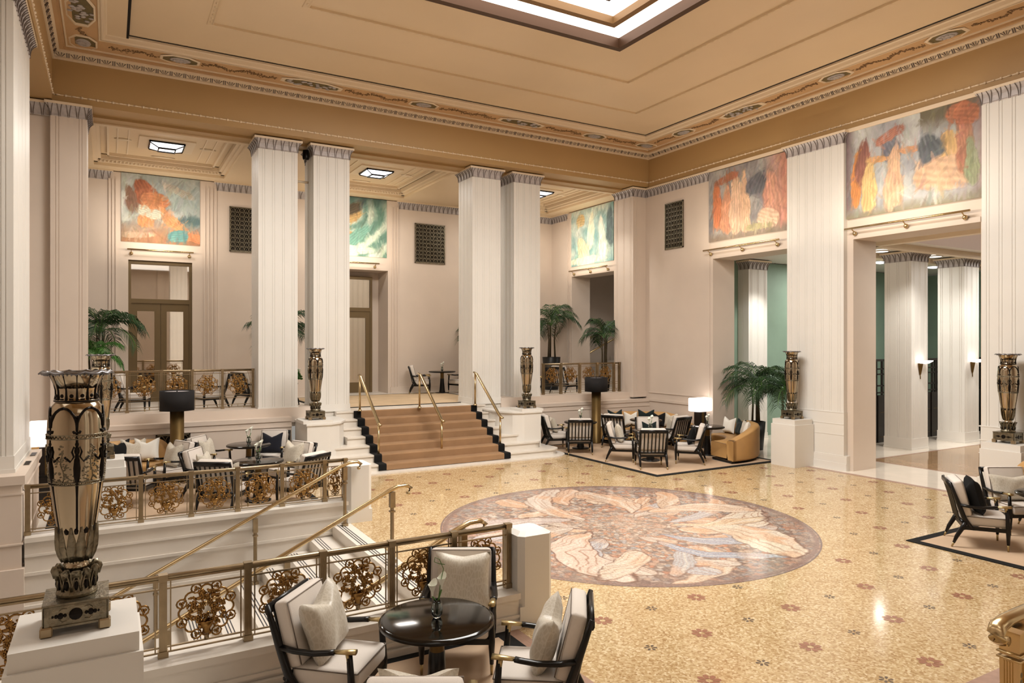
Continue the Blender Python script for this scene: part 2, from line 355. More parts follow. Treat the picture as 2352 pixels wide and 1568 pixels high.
def roundel():
    nr,na=190,700; rr=np.linspace(0,1,nr+1)[1:]; aa=np.linspace(0,2*PI,na,endpoint=False)
    X=np.outer(rr,np.cos(aa)); Y=np.outer(rr,np.sin(aa))
    vs=[(0,0,0)]+[(R*x,R*y,0) for x,y in zip(X.ravel(),Y.ravel())]
    fs=[(0,1+i,1+(i+1)%na) for i in range(na)]
    for j in range(nr-1):
        for i in range(na): k=(i+1)%na; a=1+j*na; b=a+na; fs.append((a+i,b+i,b+k,a+k))
    me=bpy.data.meshes.new('roundel'); me.from_pydata(vs,[],fs); me.materials.append(MEDAL)
    x=np.array([v[0]/R for v in vs]); y=np.array([v[1]/R for v in vs]); r=np.hypot(x,y); th=np.arctan2(y,x)
    n=fbm(x,y,3,6); n2=fbm(x,y,9,22,3)
    def pebbles(x,y,S,seed):
        r_=np.random.RandomState(seed); jx=r_.rand(128,128); jy=r_.rand(128,128); jc=r_.rand(128,128)
        X=x*S+60; Y=y*S+60; ix=np.floor(X).astype(int); iy=np.floor(Y).astype(int); f1=np.full(x.shape,9.); f2=f1.copy(); c=np.zeros(x.shape)
        for a_ in (-1,0,1):
            for b_ in (-1,0,1):
                px=ix+a_; py=iy+b_; d=np.hypot(px+jx[px%128,py%128]-X,py+jy[px%128,py%128]-Y); cc=jc[px%128,py%128]
                m_=d<f1; f2=np.where(m_,f1,np.minimum(f2,d)); c=np.where(m_,cc,c); f1=np.where(m_,d,f1)
        return c,f2-f1
    pal=np.array([(.80,.66,.57),(.70,.62,.56),(.87,.80,.73),(.62,.53,.47),(.79,.57,.46),(.68,.66,.65),(.84,.73,.64),(.58,.49,.45),(.82,.63,.52),(.75,.70,.66)])
    c1,e1=pebbles(x,y,32,5); c2,e2=pebbles(x,y,48,6)
    P1=pal[(c1*9.99).astype(int)]; P2_=pal[(c2*9.99).astype(int)]
    base=mixc(P1,P2_,(n-.5)*9+.5); ed=np.where(n>.5,e2,e1)
    base=mixc(base,C(.50,.41,.37),(.20-ed)*3.4); base=mixc(base,C(.60,.50,.46),np.clip((r-.72)*1.8,0,.45))
    base=mixc(base,C(.86,.74,.64),(1-r*1.9)*.4)*.93
    # flowing cream drapery-like bands swirling round the centre (generic, no figures)
    wx=x+.10*(fbm(x,y,61,3)-.5)+.03*(fbm(x,y,62,9)-.5); wy=y+.10*(fbm(x,y,63,3)-.5)+.03*(fbm(x,y,64,9)-.5)
    tw=np.arctan2(wy,wx); rw_=np.hypot(wx,wy)
    rs_=np.random.RandomState(11)
    F_=[(a_,rs_.uniform(.3,.85),rs_.uniform(.06,.16),rs_.uniform(.07,.16),rs_.uniform(-2,2),[(.90,.82,.73),(.80,.79,.79),(.90,.77,.66),(.86,.80,.74)][int(rs_.randint(4))]) for a_ in rs_.uniform(0,6.28,34)]+[(-.55,.60,.26,.33,1.3,(.91,.85,.77)),(-.15,.50,.10,.26,.8,(.80,.79,.79)),(.12,.62,.17,.32,-.9,(.92,.83,.74)),(.50,.70,.10,.22,.5,(.90,.80,.70)),(1.05,.60,.24,.32,1.1,(.88,.80,.72)),(1.45,.70,.12,.20,-.7,(.90,.78,.68)),(1.85,.58,.18,.34,-1.2,(.90,.84,.78)),
         (2.6,.60,.17,.36,.6,(.84,.79,.76)),(2.95,.72,.10,.2,.3,(.80,.80,.82)),(3.65,.60,.25,.33,1.0,(.92,.83,.76)),(4.05,.72,.12,.2,-.6,(.90,.84,.76)),(4.45,.70,.09,.20,-.8,(.78,.78,.78)),(4.75,.62,.10,.28,1.0,(.72,.75,.80)),(5.1,.52,.14,.26,1.2,(.74,.76,.80)),(5.45,.66,.26,.28,-1.,(.93,.87,.78)),(5.8,.55,.09,.3,.4,(.92,.84,.72))]
    for k,(a0,rc,wa,wr,sw,cc) in enumerate(F_):
        d=(tw-a0-sw*(rw_-rc)+PI)%(2*PI)-PI
        e=(d/wa)**2+((rw_-rc)/wr)**2+(fbm(x,y,70+k,7)-.5)*1.1
        ph=(d/wa*1.2+(fbm(x,y,80+k,3)-.5)*3.4+rw_*1.5)*8
        st=np.abs(np.sin(ph))
        cream=mixc(C(.66,.50,.41)+0*x[:,None],C(*cc),st*2.2+.1)
        cream=mixc(cream,C(.90,.72,.58),(fbm(x,y,40+k,6,2)-.55)*3)
        cream=mixc(cream,C(.96,.93,.88),(np.sin(ph*.5)-.8)*3)
        base=mixc(base,cream*np.array([.93,.91,.90]),(1.0-e)*12)
        base=mixc(base,C(.48,.36,.31),(1-np.abs(e-1.0)/.09)*.9)
    base=mixc(base,C(.56,.46,.42)+0*x[:,None],(r-.955)*60*(r<.985)); base=mixc(base,C(.50,.42,.40),(r-.99)*200)
    set_paint(me,base)
    o=bpy.data.objects.new('mosaic_roundel',me); col.objects.link(o); o.parent=floor; o.location=(CX,CY,.0015); return o
roundel()
def rosettes():
    m=MB()
    for i in range(-3,15):
        for j in range(-4,16):
            x=5.04+.655*i; y=5.0+.735*j
            if x<4.0 or x>13.7 or y<3.35 or y>14.6 or math.hypot(x-CX,y-CY)<R+.12: continue
            red=(i+j)%2==0; n=8 if red else 6; rr=.105 if red else .062; z=.0015
            for k in range(n):
                a=2*PI*(k+.5)/n; c,s=math.cos(a),math.sin(a); wd=.027 if red else .014
                pts=[(rr*.28,-wd*.4),(rr*.75,-wd),(rr,-wd*.5),(rr,wd*.5),(rr*.75,wd),(rr*.28,wd*.4)]
                m.add([(x+p*c-q*s,y+p*s+q*c,z) for p,q in pts],[tuple(range(6))],0 if red else 1)
    return m
rosettes().build('mosaic_rosettes',[REDIN,DARKIN],floor)
def borders():
    m=MB(); z0,z1=0.,.0025
    for (x0,x1,y0,y1,mi) in ((13.86,14.0,6.9,10.6,0),(3.30,13.9,3.02,3.16,0),(3.3,13.9,2.62,2.9,0),(3.42,3.52,-2,6.3,0),(15.95,16.02,-2,10.4,0),(15.95,26,10.33,10.4,0)):
        m.box(x0,x1,y0,y1,z0,z1,mi)
    for k in range(5): m.box(3.3,13.9,2.9-.02-.05*k,2.9-.05*k,z0,.003,1 if k%2 else 0)
    for k in range(3): m.box(3.32+.07*k,3.35+.07*k,-2,6.2,z0,.003,0)
    return m
borders().build('marble_border',[PINKST,WMARB],floor)

# ---- main staircase down to the entrance (left), cut in the floor
es=empty('marble_entrance_stairs',(3.0,8.6,0)); tag(es,'pale marble flight descending left between the two low brass balustrades, striped nosings','stairs')
m=MB(); st=MB(); tr=.355; rs=.17; N=12
for k in range(N):
    x1=3.02-tr*(k-1); z=-rs*k; xn=x1-tr
    if k>0: m.box(x1-tr,x1+.02,6.372,10.858,z-.6,z,0)
    for q in range(3): st.box(xn+.06+.04*q,xn+.074+.04*q,6.42,10.80,z-.001,z+.0015 if k else .0025,0)
m.box(3.02,3.3,6.372,10.858,-.6,-.001,0)
m.xf(Matrix.Translation((-3,-8.6,0))).build('steps',[STONE],es)
st.xf(Matrix.Translation((-3,-8.6,0))).build('nosing_inlay',[STRIPE],es)
# ---- low walls beside that flight
def low_wall(name,x0,x1,yc,side):   # side -1: face towards -Y seen, coping both sides
    m=MB(); th=.17
    m.box(x0,x1,yc-th,yc+th,-2.4,.30,0); m.box(x0,x1,yc-th-.04,yc+th+.04,.29,.35,0)
    m.box(x0,x1,yc-th-.02,yc+th+.02,.10,.13,0); m.box(x0,x1,yc-th-.025,yc+th+.025,-.14,-.10,0); m.box(x0,x1,yc-th-.035,yc+th+.035,-2.4,-.52,0)
    if side<0: m.box(x0,x1,yc-th-.05,yc-th,0,.07,0)
    return struct(m.build(name,STONE))
low_wall('wall_stair_near',-6,3.56,6.2,-1)
low_wall('wall_stair_far',-.94,3.27,11.03,1)
def post8(cx,cy,label):
    m=MB(); s=.2; c=.055
    def oct(s,c): return [(cx-s+c,cy-s),(cx+s-c,cy-s),(cx+s,cy-s+c),(cx+s,cy+s-c),(cx+s-c,cy+s),(cx-s+c,cy+s),(cx-s,cy+s-c),(cx-s,cy-s+c)]
    n=8; A=oct(s,c); B=oct(s-.06,c*.7)
    m.prism(A,.20,.90)
    m.add([(x,y,.90) for x,y in A]+[(x,y,.935) for x,y in B],[(i,(i+1)%n,(i+1)%n+n,i+n) for i in range(n)]+[tuple(range(n,2*n))])
    m.box(cx-s,cx+s,cy-s,cy+s,0,.20)
    m.xf(Matrix.Translation((-cx,-cy,0)))
    o=m.build('stone_post',WHITE,loc=(cx,cy,0)); tag(o,label,'post')
post8(3.76,6.2,'white chamfered stone post behind the foreground table and chairs')
post8(3.45,11.0,'white chamfered stone post at the foot of the carpeted stairs')

# ---- parapet / ledge walls
m=MB()
for x0,x1 in ((-6,3.62),(9.75,14.3)):
    m.box(x0,x1,16.37,16.72,-.1,1.10); m.box(x0,x1,16.345,16.72,1.06,1.15); m.box(x0,x1,16.352,16.72,.93,.95)
for x0,x1 in ((-.39,4.2),(9.28,13.79)): m.box(x0,x1,16.665,17.3,1.0,1.34)
ledge=struct(m.build('wall_terrace_parapet',WALL))
# left parapet with grilles
m=MB(); m.box(-6,-.97,10.82,13.35,-2.4,1.10); m.box(-6,-.93,10.79,13.38,1.05,1.16); m.box(-6,-.95,10.81,13.36,.92,.94); m.box(-6,-.95,10.80,13.36,.28,.30); m.box(-6,-.94,10.78,13.36,-2.4,-.02)
struct(m.build('wall_left_parapet',WALL))
for i,y in enumerate((11.7,12.6)):
    g=MB(); g.box(-1.03+.0,-.96,y,y+.38,1.16,1.165,0)
    for k in range(6): g.box(-1.025,-.965,y+.02+.06*k,y+.05+.06*k,1.165,1.168,1)
    o=g.build('floor_grille',[PEWTER,DARKMET]); tag(o,['small grey grille set in the left parapet top, nearer one','small grey grille set in the left parapet top, farther one'][i],'grille')
# ---- walls
m=MB()   # right wall with two openings and terrace opening
def rw(y0,y1,z0,z1,x0=14.3,x1=15.1): m.box(x0,x1,y0,y1,z0,z1)
rw(13.75,17.4,0,7.6); rw(11.3,13.75,5.14,7.6); rw(9.6,11.3,0,7.6); rw(7.0,9.6,5.14,7.6); rw(-5.2,7.0,0,7.6)
# opening surrounds and dado mouldings
for y0,y1 in ((11.3,13.75),(7.0,9.6)):
    m.box(14.275,14.30,y1,y1+.10,0,5.24); m.box(14.275,14.30,y0-.0,y1,5.14,5.24); 
m.box(14.27,14.32,13.90,16.37,1.08,1.15); m.box(14.28,14.32,13.90,16.37,1.33,1.36); m.box(14.275,14.32,13.9,16.37,0,.18)
m.box(14.285,14.32,13.88,13.93,1.15,7.3)
struct(m.build('wall_right',WALL))
m=MB()   # pilaster base mouldings on right wall
for y0,y1 in ((9.68,11.30),(5.1,7.0)):
    for z in (1.28,1.02,.78): m.box(14.162,14.3,y0+.08,y1-.025,z,z+.016)
    m.box(14.135,14.3,y0,y1,0,.16); m.box(14.148,14.3,y0,y1,.16,.30); m.box(14.152,14.3,y0,y1,.30,.33)
struct(m.build('baseboard_right',WHITE))
m=MB()   # wall right of the terrace
def tw(y0,y1,z0,z1): m.box(14.3,15.1,y0,y1,z0,z1)
tw(17.35,18.1,1.2,7.5); tw(18.1,20.5,5.2,7.5); tw(20.5,22.4,1.2,7.5)
for y in (20.58,20.66,20.74): m.box(14.27,14.32,y,y+.03,1.2,7.3)
m.box(20.2,20.4,16,24,1.2,6.6); m.box(15.1,15.3,20.5,22.4,1.2,1.21); m.box(15.1,20.2,22.4,22.6,1.2,6.6); m.box(15.1,18.2,17.5,17.7,1.2,5.6); m.box(15.1,20.4,17.5,22.6,6.4,6.6)
struct(m.build('wall_terrace_side',WALL))
# terrace back wall with two door bays
m=MB(); Y0=21.8
def bw(x0,x1,z0,z1,y=Y0,d=.6): m.box(x0,x1,y,y+d,z0,z1)
bw(-6,.45,1.2,7.5); bw(.45,2.05,5.13,7.5); bw(2.05,5.75,1.2,7.5); bw(5.75,7.9,5.2,7.5); bw(7.9,14.4,1.2,7.5)
bw(-.2,2.6,1.2,5.6,22.15,.2)
bw(5.7,7.95,1.2,5.6,22.75,.2); m.box(5.6,5.75,22.4,22.9,1.2,5.4); m.box(7.9,8.05,22.4,22.9,1.2,5.4); m.box(5.6,8.05,22.4,22.9,5.2,5.4)
for xs in ((-.02,.06,.14),(2.36,2.46,2.56,2.66),(8.02,8.12,8.22),(5.42,5.5,5.58)):
    for x in xs: m.box(x,x+.035,Y0-.03,Y0+.02,1.4,7.3)
m.box(-6,.3,Y0-.04,Y0+.01,1.2,1.4); m.box(2.2,5.7,Y0-.04,Y0+.01,1.2,1.4); m.box(7.98,14.3,Y0-.04,Y0+.01,1.2,1.4)
struct(m.build('wall_back',WALL))
# frieze strips of silver leaves on plain walls
def frieze(name,x0,x1,y0,y1,z,sides):
    return struct(capital_mesh(x0,x1,y0,y1,z,sides=sides).build(name,CAPM))
frieze('trim_1',-6,.0,21.8,22.3,7.26,'y'); frieze('trim_2',2.72,5.4,21.8,22.3,7.26,'y'); frieze('trim_3',8.3,14.3,21.8,22.3,7.26,'y')
frieze('trim_4',14.3,15.0,20.8,21.9,7.26,'x'); frieze('trim_5',14.30,15.0,13.95,16.6,7.3,'x'); frieze('trim_6',-6,-.97,16.40,17.,7.3,'y')
# left far wall, south closures that can only be met in reflections
m=MB(); m.box(-6.2,-6,-5.2,22.4,-2.4,8.6); m.box(-6,-1.0,16.45,17.3,1.0,7.6)
struct(m.build('wall_left',WALL))
# ---- terrace floor
m=MB(); m.box(-6,5.0,16.72,22.8,.9,1.2); m.box(8.5,18.4,16.72,22.8,.9,1.2); m.box(5.0,8.5,16.62,22.9,.9,1.2)
struct(m.build('floor_terrace',STONE))
# ---- side hall
m=MB(); m.box(15.1,26,14.7,14.9,0,5.3); m.box(26,26.2,-2,14.9,0,5.3)
struct(m.build('wall_side_hall',GREEN))
m=MB(); m.box(14.9,26.2,-2,14.9,5.32,5.5)
for (x0,x1,y0,y1) in ((16.0,26,11.6,11.9),(16.0,26,10.2,10.4),(16.0,16.2,-2,10.4)): m.box(x0,x1,y0,y1,5.18,5.34,1)
m.box(16.6,25,3,9.8,5.29,5.33,2)
struct(m.build('ceiling_side_hall',[WHITE,MOULD,PURPLE]))
for i,(x,y) in enumerate(((18.78,11.08),(21.38,11.08),(23.98,11.08))):
    e=pillar(x-.38,x+.38,y-.37,y+.37,0,['cream pillar with wall sconce in the side hall, nearest of the row','cream pillar with wall sconce in the side hall, second of the row','cream pillar in the side hall, farthest of the row'][i],gx=3,gy=3,zt=5.02,base=.3)
pillar(16.3,17.1,14.3,14.75,0,'brightly lit white pilaster against the green wall behind the palms',gx=3,gy=1,zt=5.02,cap='pilaster')

# ---- ceilings
m=MB(); zc=8.8
def ring(x0,x1,y0,y1,a0,a1,b0,b1,z0,z1,mi=0):
    m.box(x0,a0,y0,y1,z0,z1,mi); m.box(a1,x1,y0,y1,z0,z1,mi); m.box(a0,a1,y0,b0,z0,z1,mi); m.box(a0,a1,b1,y1,z0,z1,mi)
ring(.33,13.4,1.8,15.45,4.4,8.92,6.2,11.1,zc,zc+.1); m.box(-.06,.29,1.8,15.43,8.745,8.9,0)
ceil=struct(m.build('ceiling',TAN))
# beams round the hall
def beam(name,parts,bead):
    m=MB()
    for b in parts: m.box(*b)
    o=struct(m.build(name,BEAM)); b=MB()
    (ax,ay),(bx,by),(nx,ny)=bead; L=math.dist((ax,ay),(bx,by)); n=int(L/.135)
    for i in range(n):
        t=(i+.5)/n; x=ax+(bx-ax)*t+nx*.012; y=ay+(by-ay)*t+ny*.012
        if i%2: b.ell((x,y,7.735),(.028,.028,.026),6,4)
        else: b.ell((x,y,7.735),(.045 if ny else .02,.045 if nx else .02,.016),6,4)
    b.box(min(ax,bx)-abs(nx)*.01,max(ax,bx)+abs(nx)*.01,min(ay,by)-abs(ny)*.01,max(ay,by)+abs(ny)*.01,7.725,7.745)
    b.build('bead_moulding',MOULD,o); return o
beam('trim_beam_back',[(-.97,14.3,16.37,16.95,7.6,8.9),(-1.5,14.3,16.95,17.3,7.55,8.9)],((-.95,16.37),(14.28,16.37),(0,-1)))
beam('trim_beam_right',[(14.27,15.1,-5.2,17.3,7.6,8.9)],((14.27,1.0),(14.27,16.35),(-1,0)))
beam('trim_beam_left',[(-2.1,-.97,-5.2,17.3,7.6,8.9)],((-.97,6.),(-.97,16.35),(1,0)))
m=MB(); m.box(14.22,14.3,6.93,9.77,7.52,7.6); m.box(14.22,14.3,11.27,13.9,7.52,7.6)
struct(m.build('trim_mural_heads',MOULD))
# cornice: projecting moulding, ornament band, inner moulding, shadow gap
def sweep_ring(m,prof,x0,x1,y0,y1,mi=0,smooth=False):   # prof: (inset from wall, z)
    for (i0,z0),(i1,z1) in zip(prof[:-1],prof[1:]):
        a=[(x0+i0,y0+i0,z0),(x1-i0,y0+i0,z0),(x1-i0,y1-i0,z0),(x0+i0,y1-i0,z0)]; b=[(x0+i1,y0+i1,z1),(x1-i1,y0+i1,z1),(x1-i1,y1-i1,z1),(x0+i1,y1-i1,z1)]
        m.add(a+b,[(i,i+4,(i+1)%4+4,(i+1)%4) for i in range(4)],mi,smooth)
XA,XB,YA,YB=-.97,14.27,.9,16.37
m=MB(); sweep_ring(m,[(0,8.43),(.03,8.43),(.035,8.47),(.02,8.475),(.03,8.50),(.07,8.55),(.12,8.575),(.125,8.60)],XA,XB,YA,YB,0)
sweep_ring(m,[(.125,8.60),(.19,8.60),(.195,8.64),(.235,8.645)],XA,XB,YA,YB,1)
sweep_ring(m,[(.235,8.645),(.24,8.625),(.262,8.625),(.267,8.65)],XA,XB,YA,YB,0)
sweep_ring(m,[(.267,8.65),(.79,8.67)],XA,XB,YA,YB,1)
sweep_ring(m,[(.79,8.67),(.795,8.65),(.812,8.65),(.817,8.68)],XA,XB,YA,YB,0)
sweep_ring(m,[(.817,8.68),(.83,8.68),(.84,8.66),(.865,8.658),(.89,8.68),(.905,8.72),(.915,8.74),(.955,8.75),(.955,8.84)],XA,XB,YA,YB,0)
cor=struct(m.build('trim_cornice',[MOULD,BAND]))
m=MB(); sweep_ring(m,[(.955,8.792),(.99,8.792)],XA+.315,XB,YA,YB,0); m.box(.285,.325,1.8,15.43,8.74,8.85); m.build('shadow_gap',BLACKGAP,cor)
# egg and dart pattern on the lower moulding (raised pieces + dark darts)
m=MB()
def orn(px,py,ux,uy,nx,ny,L):
    n=int(L/.26)
    for i in range(n):
        t=(i+.5)/n*L; x=px+ux*t; y=py+uy*t
        for s in (-1,1):
            a=s*.018-.13
            m.tube([(x+ux*a+nx*.028,y+uy*a+ny*.028,8.487),(x+ux*a+nx*.082,y+uy*a+ny*.082,8.553)],.011,4,1,smooth=False)
        for k in range(-3,4):
            a=k*.026; h=1-.09*abs(k)
            m.tube([(x+ux*a*.35+nx*.032,y+uy*a*.35+ny*.032,8.49),(x+ux*a*1.05+nx*(.036+.05*h),y+uy*a*1.05+ny*(.036+.05*h),8.497+.058*h)],[.004,.007],4,1 if k%2 else 0,smooth=False)
orn(XB,YB,0,-1,-1,0,15.2); orn(XA,YB,1,0,0,-1,15.2); orn(XA,YB,0,-1,1,0,12)
m.build('palmette_pattern',[MOULD,DARKSIL],cor)
def octagon(cx,cy,a,b,z):
    k=.45; return [(cx-a*k,cy-b,z),(cx+a*k,cy-b,z),(cx+a,cy-b*k,z),(cx+a,cy+b*k,z),(cx+a*k,cy+b,z),(cx-a*k,cy+b,z),(cx-a,cy+b*k,z),(cx-a,cy-b*k,z)]
def medallion(cx,cy,a,b,long_):
    m=MB(); z=8.655; O=octagon(cx,cy,a,b,z); I=octagon(cx,cy,a*.88,b*.84,z-.015); K=octagon(cx,cy,a*.86,b*.82,z)
    n=8; m.add(O+I+K,[(i,i+8,(i+1)%8+8,(i+1)%8) for i in range(8)]+[(i+8,i+16,(i+1)%8+16,(i+1)%8+8) for i in range(8)],0)
    m.add(K,[tuple(range(7,-1,-1))],1)
    if long_:
        rx=a>b
        for i in range(26):
            u=rng.uniform(-.75,.75)*a; v=rng.uniform(-.6,.6)*b; m.ell((cx+u,cy+v,z-.005),(.05,.04,.018),6,4,2)
    else:
        m.ell((cx,cy,z-.002),(a*.55,b*.55,.02),14,6,2)
        for i in range(9):
            t=i*2*PI/9; m.ell((cx+a*.3*math.cos(t),cy+b*.3*math.sin(t),z-.02),(.04,.035,.012),6,4,2)
    o=m.build('octagon_medallion',[MOULD,OCTA,SILVER],cor); return o
bandy=YB-.53; bandx=XB-.53; bandl=XA+.53
spots=[]
for u,v,l in ((412,147,0),(713,200,1),(968,246,0),(1190,287,1),(1357,317,0)): spots.append((onZ(u,v,8.65)[0],bandy,l,'x'))
for u,v,l in ((1580,307,0),(1715,258,1),(1930,180,0),(2185,88,0)): spots.append((bandx,onZ(u,v,8.65)[1],l,'y'))
spots+=[(bandl,14.35,1,'y'),(bandl,bandy,0,'y'),(bandx,bandy,0,'x'),(bandl,12.2,0,'y'),(bandx,4.2,1,'y')]
for x,y,l,ax in spots:
    if l: medallion(x,y,.68 if ax=='x' else .23,.23 if ax=='x' else .68,1)
    else: medallion(x,y,.37 if ax=='x' else .24,.24 if ax=='x' else .37,0)
# vine scrolls between the medallions
m=MB()
def vine(ax,c,a,b):
    n=int(abs(b-a)/.045); 
    for i in range(n):
        t=a+(b-a)*(i+.5)/n
        if any((s[3]==ax or True) and math.hypot((s[0]-(t if ax=='x' else c)),(s[1]-(c if ax=='x' else t)))<(.76 if s[2] else .44) for s in spots): continue
        o=.05*math.sin(t*9); z=8.655
        p=(t,c+o,z) if ax=='x' else (c+o,t,z)
        M=Matrix.Rotation(rng.uniform(0,3.14),3,'Z')
        m.ell(p,(.038,.014,.012),6,3,0,M)
        for q_ in range(2): m.ell((p[0]+rng.uniform(-.06,.06)*1.,p[1]+rng.uniform(-.09,.09),z),(.03,.012,.010),5,3,0,Matrix.Rotation(rng.uniform(0,3.14),3,'Z'))
        if i%3==0: m.ell((p[0]+rng.uniform(-.05,.05),p[1]+rng.uniform(-.05,.05),z),(.02,.02,.014),5,3,0)
vine('x',bandy,-.2,13.5); vine('y',bandx,2.,15.6); vine('y',bandl,9.,15.6)
m.build('vine_scroll',SCROLL,cor)
# thin leaf mouldings on the ceiling
for name,(x0,x1,y0,y1) in (('trim_ceiling_outer',(1.68,11.8,3.3,14.02)),('trim_ceiling_inner',(3.06,10.25,4.85,12.45))):
    m=MB(); sweep_ring(m,[(-.11,8.80),(-.10,8.785),(-.03,8.775),(-.01,8.76),(0,8.76),(.005,8.80)],x0,x1,y0,y1,0)
    for (ax,ay,ux,uy,L) in ((x0,y1,1,0,x1-x0),(x1,y1,0,-1,y1-y0),(x0,y1,0,-1,y1-y0)):
        n=int(L/.16)
        for i in range(n):
            t=(i+.5)/n*L; nx,ny=(0,1) if ux else ((1,0) if ax==x1 else (-1,0))
            m.ell((ax+ux*t+nx*.05,ay+uy*t+ny*.05,8.782),(.055 if ux else .028,.028 if ux else .055,.012),6,3,0)
    struct(m.build(name,TAN))
# big skylight
sk=empty('ceiling_skylight',(6.66,8.65,8.8)); tag(sk,'large stepped skylight with glowing white panels in bronze frames, centre of the hall ceiling','skylight')
def frame(x0,x1,y0,y1,w_,z0,z1,mat_,name):
    m=MB(); m.box(x0,x1,y0,y0+w_,z0,z1); m.box(x0,x1,y1-w_,y1,z0,z1); m.box(x0,x0+w_,y0+w_,y1-w_,z0,z1); m.box(x1-w_,x1,y0+w_,y1-w_,z0,z1)
    m.xf(Matrix.Translation((-6.66,-8.65,-8.8))).build(name,mat_,sk)
frame(4.4,8.92,6.2,11.1,.13,8.72,8.95,DKFRAME,'outer_frame')
frame(5.08,8.24,6.86,10.42,.13,8.78,9.0,MIDFR,'middle_frame')
frame(5.75,7.6,7.5,9.75,.12,8.84,9.05,DKFRAME,'inner_frame')
MB().box(-2.14,2.14,-2.35,2.35,.12,.14).build('glowing_panel',GLOW,sk)
# terrace ceiling with three coffers
m=MB(); Z0=7.52
cof=[(-.35,2.83),(5.1,8.25),(10.6,13.75)]
xs=[-6]+[v for c in cof for v in c]+[14.4]
for i in range(0,len(xs),2): m.box(xs[i],xs[i+1],17.3,22.5,Z0,8.1)
for a,b in cof:
    m.box(a,b,17.3,17.45,Z0,8.1); m.box(a,b,21.3,22.5,Z0,8.1); m.box(a,b,17.45,21.3,7.8,8.1)
struct(m.build('ceiling_terrace',TAN))
for i,(a,b) in enumerate(cof):
    m=MB(); y0,y1=17.45,21.3
    for (o,z0,z1,w_) in ((0.,7.6,7.74,.09),(.09,7.66,7.78,.07),(.30,7.72,7.80,.05)):
        m.box(a+o,b-o,y1-o-w_,y1-o,z0,z1); m.box(a+o,b-o,y0+o,y0+o+w_,z0,z1); m.box(a+o,a+o+w_,y0+o,y1-o,z0,z1); m.box(b-o-w_,b-o,y0+o,y1-o,z0,z1)
    for t in np.arange(a+.06,b-.05,.09): m.ell((t,y1-.10,7.64),(.03,.03,.035),6,4)
    cx=(a+b)/2; cy=19.4
    for s in (-1,1):
        for q in (-.13,.10): m.box(cx+s*.95+q,cx+s*.95+q+.03,y0+.45,y1-.45,7.775,7.80)
        m.ell((cx+s*.95,cy,7.79),(.2,.09,.03),8,4); m.ell((cx,cy+s*1.35,7.79),(.3,.06,.03),8,4)
    m.box(cx-.62,cx+.62,cy-.58,cy+.58,7.77,7.80)
    struct(m.build('trim_coffer',MOULD))
    s_=empty('ceiling_light',(cx,cy,7.77)); tag(s_,['square framed ceiling light over the left terrace bay','square framed ceiling light over the stairs bay of the terrace','square framed ceiling light over the right terrace bay, half hidden by a pillar'][i],'ceiling light','framed lights in the terrace ceiling')
    f=MB(); w_=.035
    for (p,q) in ((-.40,.40),): 
        f.box(p,q,-.38,-.38+w_,-.035,0); f.box(p,q,.38-w_,.38,-.035,0); f.box(p,p+w_,-.38,.38,-.035,0); f.box(q-w_,q,-.38,.38,-.035,0)
    f.box(-.2,.2,-.19,-.165,-.14,-.09); f.box(-.2,.2,.165,.19,-.14,-.09); f.box(-.2,-.175,-.19,.19,-.14,-.09); f.box(.175,.2,-.19,.19,-.14,-.09)
    for sx in (-1,1):
        for sy in (-1,1): f.tube([(sx*.19,sy*.18,-.115),(sx*.38,sy*.36,-.05)],.014,4,smooth=False)
    f.build('frame',DARKMET,s_)
    g=MB(); a4=[(-.37,-.35,-.03),(.37,-.35,-.03),(.37,.35,-.03),(-.37,.35,-.03)]; b4=[(-.18,-.17,-.11),(.18,-.17,-.11),(.18,.17,-.11),(-.18,.17,-.11)]
    g.add(a4+b4,[(i,i+4,(i+1)%4+4,(i+1)%4) for i in range(4)]+[(7,6,5,4)]); g.build('diffuser',GLOWC,s_)
# left aisle ceiling and hall outer closure
m=MB(); m.box(-6.2,-2.1,-5.2,17.3,7.6,7.8); struct(m.build('ceiling_left_aisle',TAN))

# ---- front side of the hall, met in the mirrored doors and metal reflections
beam('trim_beam_front',[(-.97,14.27,.3,.9,7.6,8.9)],((-.95,.9),(14.25,.9),(0,1)))
m=MB(); m.box(-6,14.9,-5.3,-5.1,0,7.6)
for x in (-.2,2.6,5.5,8.0,10.8,13.4): m.box(x,x+.4,-5.1,-5.02,0,7.4)
struct(m.build('wall_front',WALL))
m=MB(); m.box(-2.1,14.9,-5.3,.35,7.52,7.8); struct(m.build('ceiling_front',TAN))
for x in (3.39,4.63,8.85,10.13):
    o=pillar(x-.44,x+.44,-.35,.53,0,'front row pillar',sides='xyXY'); o.name='trim_front_pillar'; struct(o); del o['label']; del o['category']
